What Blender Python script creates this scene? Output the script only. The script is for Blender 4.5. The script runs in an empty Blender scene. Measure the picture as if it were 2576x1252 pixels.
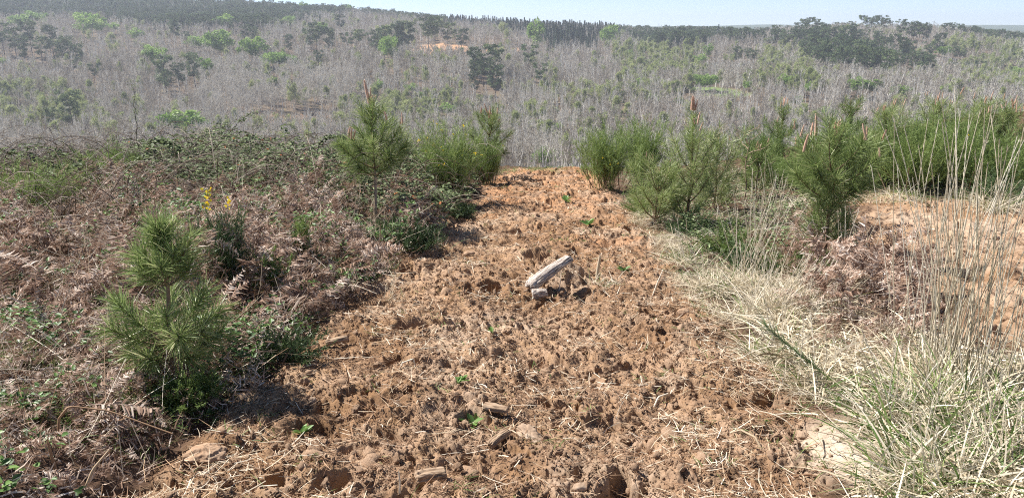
import bpy, math
import numpy as np
from mathutils import Vector

# ------------------------------------------------------------------ camera, sky, sun, exposure
scene = bpy.context.scene
COL = scene.collection
PITCH = math.radians(15.4)
F = 2022.6                      # focal length in pixels of a 2576 px wide frame
CX, CY = 1288.0, 626.0
EYE = 1.6
cd = bpy.data.cameras.new("camera")
cam = bpy.data.objects.new("camera", cd)
COL.objects.link(cam)
cam.location = (0, 0, EYE)
cam.rotation_euler = (math.pi / 2 - PITCH, 0, 0)
cd.sensor_width = 36.0
cd.lens = 36.0 * F / 2576.0
cd.clip_start = 0.05
cd.clip_end = 20000
scene.camera = cam

SUN_EL = math.radians(50)
TOSUN = Vector((-0.93 * math.cos(SUN_EL), 0.37 * math.cos(SUN_EL), math.sin(SUN_EL))).normalized()
world = bpy.data.worlds.new("World")
scene.world = world
world.use_nodes = True
wn = world.node_tree
for n in list(wn.nodes):
    wn.nodes.remove(n)
sky = wn.nodes.new('ShaderNodeTexSky')
sky.sky_type = 'NISHITA'
sky.sun_disc = False
sky.sun_elevation = SUN_EL
sky.sun_rotation = math.atan2(TOSUN.x, TOSUN.y)
sky.altitude = 200
sky.air_density = 0.45
sky.dust_density = 0.0
sky.ozone_density = 1.0
bg = wn.nodes.new('ShaderNodeBackground')
bg.inputs[1].default_value = 0.074
wo = wn.nodes.new('ShaderNodeOutputWorld')
wn.links.new(sky.outputs[0], bg.inputs[0])
wn.links.new(bg.outputs[0], wo.inputs[0])
sd = bpy.data.lights.new("sun", 'SUN')
sd.energy = 4.8
sd.angle = math.radians(0.5)
sd.color = (1.0, 0.95, 0.89)
sun = bpy.data.objects.new("sun", sd)
COL.objects.link(sun)
sun.rotation_euler = TOSUN.to_track_quat('Z', 'Y').to_euler()
scene.view_settings.view_transform = 'Standard'
scene.view_settings.look = 'None'
scene.view_settings.exposure = 1.08
scene.view_settings.gamma = 1.0
scene.render.engine = 'CYCLES'
cy = scene.cycles
cy.max_bounces = 5
cy.diffuse_bounces = 3
cy.glossy_bounces = 2
cy.transmission_bounces = 3
cy.transparent_max_bounces = 4
cy.volume_bounces = 1
cy.use_denoising = False
cy.use_adaptive_sampling = False
cy.sample_clamp_indirect = 3.0
cy.filter_width = 1.1
cy.caustics_reflective = False
cy.caustics_refractive = False

# ------------------------------------------------------------------ small maths
RNG = np.random.default_rng(20)


def ss(a, b, x):
    t = np.clip((x - a) / (b - a), 0, 1)
    return t * t * (3 - 2 * t)


def hsh(ix, iy, seed):
    h = (ix.astype(np.int64) * 374761393 + iy.astype(np.int64) * 668265263 + seed * 974634777) & 0xFFFFFFFF
    h = ((h ^ (h >> 13)) * 1274126177) & 0xFFFFFFFF
    return (h ^ (h >> 16)) & 0xFFFFFFFF


def perlin(x, y, seed=0):
    x0, y0 = np.floor(x), np.floor(y)
    fx, fy = x - x0, y - y0
    ux, uy = fx * fx * fx * (fx * (fx * 6 - 15) + 10), fy * fy * fy * (fy * (fy * 6 - 15) + 10)
    out = []
    for dy in (0, 1):
        for dx in (0, 1):
            a = hsh(x0 + dx, y0 + dy, seed) * (2 * math.pi / 4294967296.0)
            out.append(np.cos(a) * (fx - dx) + np.sin(a) * (fy - dy))
    a = out[0] + (out[1] - out[0]) * ux
    b = out[2] + (out[3] - out[2]) * ux
    return (a + (b - a) * uy) * 1.4


def fbm(x, y, seed=0, octs=4, gain=.5, lac=2.1):
    s, a = 0, 1.0
    for k in range(octs):
        s = s + a * perlin(x, y, seed + k * 17)
        x, y, a = x * lac + 5.2, y * lac + 1.7, a * gain
    return s


def worley(x, y, seed=0):
    x0, y0 = np.floor(x), np.floor(y)
    f1 = np.full(x.shape, 9.0)
    f2 = np.full(x.shape, 9.0)
    cid = np.zeros(x.shape)
    for dy in (-1, 0, 1):
        for dx in (-1, 0, 1):
            h = hsh(x0 + dx, y0 + dy, seed)
            px = x0 + dx + (h & 0xFFFF) / 65536.0
            py = y0 + dy + (h >> 16) / 65536.0
            d = (px - x) ** 2 + (py - y) ** 2
            c = ((h * 2654435761) & 0xFFFF) / 65536.0
            near = d < f1
            f2 = np.where(near, f1, np.minimum(f2, d))
            cid = np.where(near, c, cid)
            f1 = np.where(near, d, f1)
    return np.sqrt(f1), np.sqrt(f2), cid


def nrm(v):
    return v / np.maximum(np.linalg.norm(v, axis=-1, keepdims=True), 1e-9)


def inpoly(x, y, poly):
    x, y = np.asarray(x, float), np.asarray(y, float)
    r = np.zeros(x.shape, bool)
    n = len(poly)
    for i in range(n):
        x1, y1 = poly[i]
        x2, y2 = poly[(i + 1) % n]
        c = ((y1 > y) != (y2 > y)) & (x < (x2 - x1) * (y - y1) / (y2 - y1 + 1e-12) + x1)
        r ^= c
    return r


# ------------------------------------------------------------------ lie of the land
def slope_of(row):
    return -np.tan(PITCH + np.arctan((np.asarray(row, float) - CY) / F))


def proj(x, y, z):
    dz = z - EYE
    d = np.maximum(y * math.cos(PITCH) - dz * math.sin(PITCH), 0.05)
    return CX + F * x / d, CY - F * (dz * math.cos(PITCH) + y * math.sin(PITCH)) / d


def base(x, y):
    x, y = np.asarray(x, float), np.asarray(y, float)
    z = -0.075 * y - 0.13 * 1.2 * np.logaddexp(0, (y - 17.5) / 1.2)
    z = z + 1.4 * ss(3, 13, x) * ss(4, 20, y) * (1 - ss(21, 34, y))
    return z


def at(col, row, fn=base):
    """the point of the ground that a direction of view meets"""
    lo, hi = 1.2, 60.0
    s = float(slope_of(row))

    def xy(y):
        return (col - CX) / F * (y * math.cos(PITCH) - s * y * math.sin(PITCH)), y
    ys = np.linspace(lo, hi, 2500)
    xs = (col - CX) / F * (ys * math.cos(PITCH) - s * ys * math.sin(PITCH))
    g = s * ys + EYE - fn(xs, ys)
    k = int(np.argmax(g < 0)) if (g < 0).any() else int(np.argmin(g))
    return float(xs[k]), float(ys[k])


LEFT = [at(*p) for p in [(330, 1252), (400, 1165), (560, 1050), (700, 940), (810, 830), (965, 700), (1095, 600), (1175, 520), (1235, 455), (1275, 428)]]
RIGHT = [at(*p) for p in [(2130, 1252), (2010, 1000), (1800, 760), (1690, 640), (1590, 520), (1530, 455), (1505, 428)]]
LY, LX = np.array([p[1] for p in LEFT]), np.array([p[0] for p in LEFT])
RY, RX = np.array([p[1] for p in RIGHT]), np.array([p[0] for p in RIGHT])
PATCH = [at(*p) for p in [(2480, 860), (2270, 700), (2150, 590), (2140, 500)]]
QY, QX = np.array([p[1] for p in PATCH]), np.array([p[0] for p in PATCH])


def soilmask(x, y):
    w = 0.22 * fbm(x * 1.3, y * 1.3, 5, 3)
    xl, xr, xq = np.interp(y, LY, LX), np.interp(y, RY, RX), np.interp(y, QY, QX)
    m = ss(-.06, .12, x - xl + w) * ss(-.1, .25, xr - x + w) * (1 - ss(16.5, 18.5, y + w))
    m2 = ss(-.2, .4, x - xq + w * 2) * ss(4.2, 5.2, y + w) * (1 - ss(11.2, 12.6, y + w - .12 * (x - 6)))
    return m, m2


MX, MY = at(1330, 730)
MX, MY = MX + .31, MY + .24          # the heap of earth under the upper end of the log


def hgt(x, y, fine=True):
    x, y = np.asarray(x, float), np.asarray(y, float)
    m, m2 = soilmask(x, y)
    z = base(x, y) + 0.05 * fbm(x * .9, y * .9, 11, 3)
    wx, wy = x + .05 * fbm(x * 6, y * 6, 31, 2), y + .05 * fbm(x * 6, y * 6, 37, 2)
    f1, f2, c = worley(wx * 3.1, wy * 3.1, 3)
    g1, g2, e = worley(wx * 8.5 + 3, wy * 8.5, 9)
    big = (c - .45) * ss(0.0, .3, f2 - f1) * .085
    mid = (e - .4) * ss(0.0, .4, g2 - g1) * .02
    fb = fbm(x * 2.2, y * 2.2, 51, 6, .5) * .05
    ridg = .018 * (1 - np.abs(fbm(x * 7, y * 7, 61, 4)) * 2)
    holes = -.16 * ss(.44, .62, fbm(x * 2.6, y * 2.6, 71, 3)) - .06 * ss(.42, .5, fbm(x * 7.5, y * 7.5, 77, 2))
    t = big + mid + fb + ridg + holes
    if fine:
        q = .35 + .65 * ss(-.35, .45, fbm(x * 1.7, y * 1.7, 83, 3))
        t = t * (.55 + .45 * q) + q * .012 * fbm(x * 18, y * 18, 81, 5, .65)
        h1, h2, k = worley(wx * 24, wy * 24, 19)
        t = t + q * (k - .35) * ss(0, .35, h2 - h1) * .008
    z = z + .14 * np.exp(-((x - MX) / .19) ** 2 - ((y - MY) / .17) ** 2)
    rough = .045 * fbm(x * 3, y * 3, 91, 4)
    xl = np.interp(y, LY, LX)
    bank = .12 * ss(0, .5, xl - x) + .08 * ss(.2, 1.5, xl - x)
    tm = np.clip(m + .75 * m2, 0, 1)
    return z + tm * t + (1 - tm) * rough + (1 - m) * bank


# far side of the valley: rows of the picture that the ground reaches at each distance
FARC = {
    -500: [(40, 452), (180, 448), (250, 408), (350, 270), (450, 175), (600, 85), (800, 15), (1000, -30), (1300, 20)],
    0: [(40, 452), (180, 448), (250, 410), (350, 290), (450, 190), (600, 95), (800, 28), (1000, -15), (1300, 40)],
    700: [(40, 452), (180, 448), (250, 412), (320, 322), (450, 172), (600, 92), (750, 52), (900, 24), (1100, 50), (1500, 75)],
    1000: [(40, 452), (180, 448), (250, 415), (330, 312), (450, 182), (600, 98), (750, 62), (880, 48), (1100, 70), (1500, 80)],
    1150: [(40, 452), (180, 448), (250, 418), (330, 310), (420, 190), (500, 140), (560, 121), (700, 86), (850, 68), (1100, 85), (1500, 82)],
    1300: [(40, 452), (180, 448), (250, 420), (330, 310), (420, 192), (500, 140), (560, 120), (700, 88), (820, 76), (1100, 90), (1500, 84)],
    1600: [(40, 452), (180, 448), (250, 428), (330, 306), (450, 194), (600, 132), (700, 108), (820, 92), (1100, 96), (1500, 86)],
    1850: [(40, 452), (180, 448), (250, 430), (330, 306), (400, 236), (440, 222), (550, 158), (650, 118), (780, 98), (1100, 98), (1500, 86)],
    2050: [(40, 452), (180, 448), (250, 428), (330, 302), (450, 206), (550, 142), (640, 100), (720, 88), (900, 104), (1500, 88)],
    2300: [(40, 452), (180, 448), (250, 420), (330, 302), (450, 202), (550, 136), (640, 100), (720, 92), (900, 108), (1500, 88)],
    2576: [(40, 452), (180, 448), (250, 410), (330, 305), (450, 218), (600, 144), (750, 118), (900, 108), (1100, 102), (1500, 90)],
    3100: [(40, 452), (180, 448), (250, 410), (330, 310), (450, 225), (600, 160), (750, 130), (900, 115), (1100, 105), (1500, 92)],
}
LG = np.linspace(math.log(30), math.log(1500), 240)
cols_ = np.array(sorted(FARC))
tab = np.array([np.interp(LG, np.log([d for d, _ in FARC[c]]), slope_of([r for _, r in FARC[c]])) for c in cols_])
UG = np.linspace(cols_[0], cols_[-1], 181)
tab = np.array([np.interp(UG, cols_, tab[:, j]) for j in range(tab.shape[1])]).T
for _ in range(3):
    k = np.array([1, 4, 6, 4, 1]) / 16.0
    for ax in (0, 1):
        pad = np.concatenate([np.take(tab, [0, 0], ax), tab, np.take(tab, [-1, -1], ax)], ax)
        n_ = tab.shape[ax]
        tab = sum(k[i] * np.take(pad, range(i, i + n_), ax) for i in range(5))


def far_z(x, y):
    x, y = np.asarray(x, float), np.asarray(y, float)
    ly = np.clip(np.log(np.maximum(y, 1)), LG[0], LG[-1])
    c = np.clip(CX + F * x / (y * 1.02), UG[0], UG[-1])
    a = (ly - LG[0]) / (LG[1] - LG[0])
    b = (c - UG[0]) / (UG[1] - UG[0])
    i = np.clip(a.astype(int), 0, len(LG) - 2)
    j = np.clip(b.astype(int), 0, len(UG) - 2)
    a, b = a - i, b - j
    s = (tab[j, i] * (1 - a) + tab[j, i + 1] * a) * (1 - b) + (tab[j + 1, i] * (1 - a) + tab[j + 1, i + 1] * a) * b
    z = EYE + s * y
    z = z + (2.2 * perlin(x / 50.0, y / 50.0, 3) + 7.5 * perlin(x / 130.0 + 4.2, y / 150.0, 15) * (1 - ss(560, 720, y))) * ss(215, 330, y)
    fl = ss(1500, 2600, y)
    far = EYE - 9.0 + 0 * x
    hill = ss(1900, 2900, y) * (15 + 5.0 * perlin(x / 900.0 + 3.3, y * 0 + .5, 8) + 3 * perlin(x / 260.0, y * 0 + .2, 12)) * 1.0
    hill = hill + ss(2300, 2900, y) * 6 * np.exp(-((x / np.maximum(y, 1) - .30) / .05) ** 2)
    return np.where(y <= 1500, z, z * (1 - fl) + far * fl) + hill


# ------------------------------------------------------------------ materials
def new_mat(name):
    m = bpy.data.materials.new(name)
    m.use_nodes = True
    nt = m.node_tree
    for n in list(nt.nodes):
        nt.nodes.remove(n)
    out = nt.nodes.new('ShaderNodeOutputMaterial')
    return m, nt, out


def ramp_node(nt, stops):
    r = nt.nodes.new('ShaderNodeValToRGB')
    el = r.color_ramp.elements
    while len(el) < len(stops):
        el.new(0.5)
    for e, (p, c) in zip(el, stops):
        e.position = p
        e.color = (*c, 1)
    return r


def math_node(nt, op, a, b=None):
    n = nt.nodes.new('ShaderNodeMath')
    n.operation = op
    for i, v in enumerate((a, b)):
        if v is None:
            continue
        if isinstance(v, (int, float)):
            n.inputs[i].default_value = v
        else:
            nt.links.new(v, n.inputs[i])
    return n.outputs[0]


def tint_mat(name, stops, rough=.55, transl=.25, rand=0.0, spec=.3):
    """colour by the mesh's own tint value (each leaf, blade or twig has its own), plus a little from object to object"""
    m, nt, out = new_mat(name)
    a = nt.nodes.new('ShaderNodeAttribute')
    a.attribute_name = 'tint'
    v = a.outputs['Fac']
    if rand:
        oi = nt.nodes.new('ShaderNodeObjectInfo')
        v = math_node(nt, 'ADD', v, math_node(nt, 'MULTIPLY', math_node(nt, 'SUBTRACT', oi.outputs['Random'], .5), rand))
    r = ramp_node(nt, stops)
    nt.links.new(v, r.inputs[0])
    p = nt.nodes.new('ShaderNodeBsdfPrincipled')
    p.inputs['Roughness'].default_value = rough
    p.inputs['Specular IOR Level'].default_value = spec
    nt.links.new(r.outputs[0], p.inputs['Base Color'])
    if transl:
        t = nt.nodes.new('ShaderNodeBsdfTranslucent')
        nt.links.new(r.outputs[0], t.inputs[0])
        mx = nt.nodes.new('ShaderNodeMixShader')
        mx.inputs[0].default_value = transl
        nt.links.new(p.outputs[0], mx.inputs[1])
        nt.links.new(t.outputs[0], mx.inputs[2])
        nt.links.new(mx.outputs[0], out.inputs[0])
    else:
        nt.links.new(p.outputs[0], out.inputs[0])
    return m


def noise_mat(name, stops, scale=(1, 1, 1), nscale=5, detail=6, rough=.9, bump=.3, dist=.01, coord='Object', distort=0, spec=.2):
    m, nt, out = new_mat(name)
    tc = nt.nodes.new('ShaderNodeTexCoord')
    mp = nt.nodes.new('ShaderNodeMapping')
    mp.inputs['Scale'].default_value = scale
    nt.links.new(tc.outputs[coord], mp.inputs[0])
    nz = nt.nodes.new('ShaderNodeTexNoise')
    nz.inputs['Scale'].default_value = nscale
    nz.inputs['Detail'].default_value = detail
    nz.inputs['Roughness'].default_value = .65
    nz.inputs['Distortion'].default_value = distort
    nt.links.new(mp.outputs[0], nz.inputs[0])
    r = ramp_node(nt, stops)
    nt.links.new(nz.outputs[0], r.inputs[0])
    p = nt.nodes.new('ShaderNodeBsdfPrincipled')
    p.inputs['Roughness'].default_value = rough
    p.inputs['Specular IOR Level'].default_value = spec
    nt.links.new(r.outputs[0], p.inputs['Base Color'])
    b = nt.nodes.new('ShaderNodeBump')
    b.inputs['Strength'].default_value = bump
    b.inputs['Distance'].default_value = dist
    nt.links.new(nz.outputs[0], b.inputs['Height'])
    nt.links.new(b.outputs[0], p.inputs['Normal'])
    nt.links.new(p.outputs[0], out.inputs[0])
    return m


# ------------------------------------------------------------------ mesh batches
class MB:
    """gathers blades, tubes and leaves and links them as ONE mesh object"""

    def __init__(self):
        self.v, self.q, self.t, self.n = [], [], [], 0
        self.mi = []

    def add(self, V, Q, tint, mi=0):
        V = np.asarray(V, float).reshape(-1, 3)
        self.v.append(V)
        self.q.append(np.asarray(Q, np.int64).reshape(-1, 4) + self.n)
        self.t.append(np.broadcast_to(np.asarray(tint, float), (len(V),)))
        self.mi.append(np.full(len(self.q[-1]), mi))
        self.n += len(V)

    def ribbons(self, P, D, L, W, B=None, seg=2, tint=.5, prof=None, side=None, rng=RNG, mi=0, gradient=0):
        P, D = np.asarray(P, float), nrm(np.asarray(D, float))
        n = len(P)
        if n == 0:
            return
        L = np.broadcast_to(np.asarray(L, float), (n,))
        W = np.broadcast_to(np.asarray(W, float), (n,))
        tint = np.broadcast_to(np.asarray(tint, float), (n,))
        B = np.zeros((n, 3)) if B is None else np.broadcast_to(B, (n, 3))
        t = np.linspace(0, 1, seg + 1)
        C = P[:, None] + L[:, None, None] * (D[:, None] * t[None, :, None] + B[:, None] * (t ** 2)[None, :, None])
        if side is None:
            side = nrm(np.cross(D, rng.normal(size=(n, 3))))
        pr = np.interp(t, [0, .3, .75, 1], [.7, 1, .75, .12]) if prof is None else np.interp(t, np.linspace(0, 1, len(prof)), prof)
        S = side[:, None] * (W[:, None] * pr[None] * .5)[..., None]
        V = np.stack([C - S, C + S], 2).reshape(-1, 3)
        k = np.arange(seg)
        q = np.stack([2 * k, 2 * k + 1, 2 * k + 3, 2 * k + 2], -1)
        Q = (q[None] + (np.arange(n) * 2 * (seg + 1))[:, None, None])
        tt = np.repeat(tint, 2 * (seg + 1))
        if gradient:
            tt = tt + np.tile(np.repeat(t, 2), n) * gradient
        self.add(V, Q, tt, mi)

    def tubes(self, C, R, sides=4, tint=.5, mi=0):
        C = np.asarray(C, float)
        if C.ndim == 2:
            C = C[None]
        n, s, _ = C.shape
        R = np.broadcast_to(np.asarray(R, float), (n, s))
        T = nrm(np.gradient(C, axis=1))
        ref = np.where(np.abs(T[:, :1, 2:]) > .9, np.array([1., 0, 0]), np.array([0, 0, 1.]))
        A = nrm(np.cross(T, np.broadcast_to(ref, T.shape)))
        Bv = np.cross(T, A)
        th = np.arange(sides) * 2 * math.pi / sides
        V = C[:, :, None] + R[..., None, None] * (A[:, :, None] * np.cos(th)[:, None] + Bv[:, :, None] * np.sin(th)[:, None])
        i, j = np.meshgrid(np.arange(s - 1), np.arange(sides), indexing='ij')
        j2 = (j + 1) % sides
        q = np.stack([i * sides + j, i * sides + j2, (i + 1) * sides + j2, (i + 1) * sides + j], -1).reshape(-1, 4)
        Q = q[None] + (np.arange(n) * s * sides)[:, None, None]
        tint = np.broadcast_to(np.asarray(tint, float), (n,))
        self.add(V.reshape(-1, 3), Q, np.repeat(tint, s * sides), mi)

    def leaves(self, P, D, N, L, W, tint=.5, fold=.25, mi=0):
        """oval leaves folded along the midrib"""
        P, D = np.asarray(P, float), nrm(np.asarray(D, float))
        n = len(P)
        S = nrm(np.cross(D, N))
        N = np.cross(S, D)
        L = np.broadcast_to(np.asarray(L, float), (n,))[:, None]
        W = np.broadcast_to(np.asarray(W, float), (n,))[:, None] * .5
        tint = np.broadcast_to(np.asarray(tint, float), (n,))
        b, tip = P, P + D * L - N * L * .12
        l1 = P + D * L * .28 + S * W * .9 + N * W * fold
        l2 = P + D * L * .66 + S * W * .8 + N * W * fold
        r1 = P + D * L * .28 - S * W * .9 + N * W * fold
        r2 = P + D * L * .66 - S * W * .8 + N * W * fold
        V = np.stack([b, l1, l2, tip, r2, r1], 1)
        Q = np.array([[0, 3, 2, 1], [0, 5, 4, 3]])[None] + (np.arange(n) * 6)[:, None, None]
        self.add(V.reshape(-1, 3), Q, np.repeat(tint, 6), mi)

    def mesh(self, name, mats, smooth=False):
        V = np.concatenate(self.v)
        Q = np.concatenate(self.q)
        T = np.concatenate(self.t)
        M = np.concatenate(self.mi)
        me = bpy.data.meshes.new(name)
        me.vertices.add(len(V))
        me.vertices.foreach_set('co', V.astype(np.float32).ravel())
        me.loops.add(len(Q) * 4)
        me.loops.foreach_set('vertex_index', Q.astype(np.int32).ravel())
        me.polygons.add(len(Q))
        me.polygons.foreach_set('loop_start', (np.arange(len(Q)) * 4).astype(np.int32))
        me.update(calc_edges=True)
        for m in mats if isinstance(mats, (list, tuple)) else [mats]:
            me.materials.append(m)
        if M.any():
            me.polygons.foreach_set('material_index', M.astype(np.int32))
        if smooth:
            me.polygons.foreach_set('use_smooth', np.ones(len(Q), bool))
        a = me.attributes.new('tint', 'FLOAT', 'POINT')
        a.data.foreach_set('value', T.astype(np.float32))
        me.update()
        return me

    def build(self, name, mats, parent=None, smooth=False, loc=None):
        return link(name, self.mesh(name, mats, smooth), parent, loc)


def link(name, me, parent=None, loc=None):
    o = bpy.data.objects.new(name, me)
    COL.objects.link(o)
    if parent is not None:
        o.parent = parent
    if loc is not None:
        o.location = loc
    return o


def thing(name, label, cat, loc=(0, 0, 0), rz=0.0, group=None, scale=1.0):
    o = bpy.data.objects.new(name, None)
    COL.objects.link(o)
    o.empty_display_size = .2
    o.location = loc
    o.rotation_euler = (0, 0, rz)
    o.scale = (scale,) * 3 if isinstance(scale, (int, float)) else scale
    return tag(o, label, cat, group)


def tag(o, label=None, cat=None, group=None, kind=None):
    for k, v in (('label', label), ('category', cat), ('group', group), ('kind', kind)):
        if v:
            o[k] = v
    return o


def grid_mesh(name, X, Y, Z, mat, attrs=None):
    ny, nx = X.shape
    me = bpy.data.meshes.new(name)
    V = np.stack([X, Y, Z], -1).reshape(-1, 3)
    i, j = np.meshgrid(np.arange(ny - 1), np.arange(nx - 1), indexing='ij')
    a = i * nx + j
    Q = np.stack([a, a + 1, a + nx + 1, a + nx], -1).reshape(-1, 4)
    me.vertices.add(len(V))
    me.vertices.foreach_set('co', V.astype(np.float32).ravel())
    me.loops.add(len(Q) * 4)
    me.loops.foreach_set('vertex_index', Q.astype(np.int32).ravel())
    me.polygons.add(len(Q))
    me.polygons.foreach_set('loop_start', (np.arange(len(Q)) * 4).astype(np.int32))
    me.polygons.foreach_set('use_smooth', np.ones(len(Q), bool))
    me.update(calc_edges=True)
    me.materials.append(mat)
    for k, v in (attrs or {}).items():
        at_ = me.attributes.new(k, 'FLOAT', 'POINT')
        at_.data.foreach_set('value', v.astype(np.float32).ravel())
    me.update()
    return link(name, me)


def scatter(name, protos, P, rot, scl, pid):
    """ONE object that repeats a few plants over points nobody could count"""
    me = bpy.data.meshes.new(name)
    n = len(P)
    me.vertices.add(n)
    me.vertices.foreach_set('co', np.asarray(P, np.float32).ravel())
    a = me.attributes.new('rot', 'FLOAT_VECTOR', 'POINT')
    a.data.foreach_set('vector', np.asarray(rot, np.float32).ravel())
    scl = np.asarray(scl, np.float32)
    if scl.ndim == 1:
        scl = np.repeat(scl[:, None], 3, 1)
    a = me.attributes.new('scl', 'FLOAT_VECTOR', 'POINT')
    a.data.foreach_set('vector', scl.ravel())
    a = me.attributes.new('pid', 'INT', 'POINT')
    a.data.foreach_set('value', np.asarray(pid, np.int32))
    for pm in protos:
        for m in pm.materials:
            if m.name not in me.materials:
                me.materials.append(m)
    o = link(name, me)
    ng = bpy.data.node_groups.new(name + '_scatter', 'GeometryNodeTree')
    ng.interface.new_socket('Geometry', in_out='INPUT', socket_type='NodeSocketGeometry')
    ng.interface.new_socket('Geometry', in_out='OUTPUT', socket_type='NodeSocketGeometry')
    gi = ng.nodes.new('NodeGroupInput')
    go = ng.nodes.new('NodeGroupOutput')
    iop = ng.nodes.new('GeometryNodeInstanceOnPoints')
    jn = ng.nodes.new('GeometryNodeJoinGeometry')
    for pm in protos:
        po = bpy.data.objects.new(pm.name, pm)
        oi = ng.nodes.new('GeometryNodeObjectInfo')
        oi.inputs['Object'].default_value = po
        g2 = ng.nodes.new('GeometryNodeGeometryToInstance')
        ng.links.new(oi.outputs['Geometry'], g2.inputs[0])
        ng.links.new(g2.outputs[0], jn.inputs[0])

    def attr(nm, ty):
        x = ng.nodes.new('GeometryNodeInputNamedAttribute')
        x.data_type = ty
        x.inputs['Name'].default_value = nm
        return x.outputs['Attribute']
    ng.links.new(gi.outputs[0], iop.inputs['Points'])
    ng.links.new(jn.outputs[0], iop.inputs['Instance'])
    iop.inputs['Pick Instance'].default_value = True
    ng.links.new(attr('pid', 'INT'), iop.inputs['Instance Index'])
    ng.links.new(attr('rot', 'FLOAT_VECTOR'), iop.inputs['Rotation'])
    ng.links.new(attr('scl', 'FLOAT_VECTOR'), iop.inputs['Scale'])
    ng.links.new(iop.outputs[0], go.inputs[0])
    md = o.modifiers.new('scatter', 'NODES')
    md.node_group = ng
    o['kind'] = 'stuff'
    return o

# ------------------------------------------------------------------ ground
def soil_material():
    m, nt, out = new_mat('soil_and_litter')
    L = nt.links.new
    tc = nt.nodes.new('ShaderNodeTexCoord')

    def noise(scale, detail=6, rough=.6, dist=0.0):
        n = nt.nodes.new('ShaderNodeTexNoise')
        n.inputs['Scale'].default_value = scale
        n.inputs['Detail'].default_value = detail
        n.inputs['Roughness'].default_value = rough
        n.inputs['Distortion'].default_value = dist
        L(tc.outputs['Object'], n.inputs[0])
        return n.outputs[0]

    def attr(nm):
        a = nt.nodes.new('ShaderNodeAttribute')
        a.attribute_name = nm
        return a.outputs['Fac']

    def mix(f, a, b):
        x = nt.nodes.new('ShaderNodeMix')
        x.data_type = 'RGBA'
        if isinstance(f, float):
            x.inputs[0].default_value = f
        else:
            L(f, x.inputs[0])
        for s, v in ((6, a), (7, b)):
            if isinstance(v, tuple):
                x.inputs[s].default_value = (*v, 1)
            else:
                L(v, x.inputs[s])
        return x.outputs[2]
    n1, n2, n3 = noise(2.2, 8, .7, .6), noise(38, 6, .75), noise(9, 6, .7)
    r1 = ramp_node(nt, [(.30, (.255, .158, .096)), (.45, (.355, .235, .15)), (.56, (.415, .285, .192)), (.72, (.51, .385, .28))])
    L(math_node(nt, 'ADD', math_node(nt, 'MULTIPLY', n1, .5), math_node(nt, 'MULTIPLY', n2, .5)), r1.inputs[0])
    r3 = ramp_node(nt, [(.46, (0, 0, 0)), (.62, (1, 1, 1))])
    L(n3, r3.inputs[0])
    brown = mix(r3.outputs[0], r1.outputs[0], mix(.5, r1.outputs[0], (.38, .235, .115)))
    orange = mix(.62, r1.outputs[0], (.42, .19, .075))
    fx = nt.nodes.new('ShaderNodeMath')
    fx.operation = 'MULTIPLY'
    L(attr('orange'), fx.inputs[0])
    r4 = ramp_node(nt, [(.38, (.25, .25, .25)), (.6, (1, 1, 1))])
    L(noise(1.6, 4), r4.inputs[0])
    L(r4.outputs[0], fx.inputs[1])
    r5 = ramp_node(nt, [(.44, (0, 0, 0)), (.58, (.75, .75, .75))])
    L(noise(1.1, 5, .65, .4), r5.inputs[0])
    brown = mix(r5.outputs[0], brown, (.22, .122, .06))
    soil = mix(fx.outputs[0], brown, orange)
    sandc = ramp_node(nt, [(.3, (.42, .325, .235)), (.6, (.60, .50, .395))])
    L(n2, sandc.inputs[0])
    soil = mix(attr('sand'), soil, sandc.outputs[0])
    lit = ramp_node(nt, [(.32, (.05, .03, .02)), (.5, (.10, .06, .04)), (.68, (.2, .135, .09))])
    L(math_node(nt, 'ADD', math_node(nt, 'MULTIPLY', n3, .5), math_node(nt, 'MULTIPLY', n2, .5)), lit.inputs[0])
    c = mix(attr('soil'), lit.outputs[0], soil)
    p = nt.nodes.new('ShaderNodeBsdfPrincipled')
    p.inputs['Roughness'].default_value = .95
    p.inputs['Specular IOR Level'].default_value = .1
    L(c, p.inputs['Base Color'])
    b = nt.nodes.new('ShaderNodeBump')
    b.inputs['Strength'].default_value = .9
    b.inputs['Distance'].default_value = .012
    L(noise(70, 8, .75), b.inputs['Height'])
    L(b.outputs[0], p.inputs['Normal'])
    L(p.outputs[0], out.inputs[0])
    return m


ny, nx = 1250, 1350
v = np.linspace(0, 1, ny)
Y1 = 1.2 * (40 / 1.2) ** v
U1 = np.linspace(-1, 1, nx)
U1 = U1 * (.72 + .28 * U1 ** 2)
Yg, Ug = np.meshgrid(Y1, U1, indexing='ij')
Xg = Ug * (Yg * 1.0 + 1.2)
Zg = hgt(Xg, Yg)
m1, m2 = soilmask(Xg, Yg)
orange = np.clip(ss(8.5, 12.5, Yg) + .8 * np.exp(-(((Xg - at(1560, 610)[0]) / .55) ** 2 + ((Yg - at(1560, 610)[1]) / .8) ** 2)), 0, 1) * m1
sx, sy = at(2190, 1160)
sand = np.exp(-(((Xg - sx) / .36) ** 2 + ((Yg - sy) / .34) ** 2) ** 2) + .5 * m2 * (1 - m1) * np.clip(.45 + fbm(Xg, Yg, 133, 3), 0, 1) ** 1.2
sand = np.clip(sand + .3 * m1 * ss(.1, .5, fbm(Xg * 1.4, Yg * 1.4, 140, 3)), 0, 1)
soil_m = np.clip(m1 + m2 + sand * 1.2, 0, 1)
fade = ss(33, 40, Yg)
ground = grid_mesh('ground', Xg, Yg, Zg - .3 * fade, soil_material(), {'soil': soil_m, 'orange': orange, 'sand': sand})
ground['kind'] = 'structure'

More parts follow.
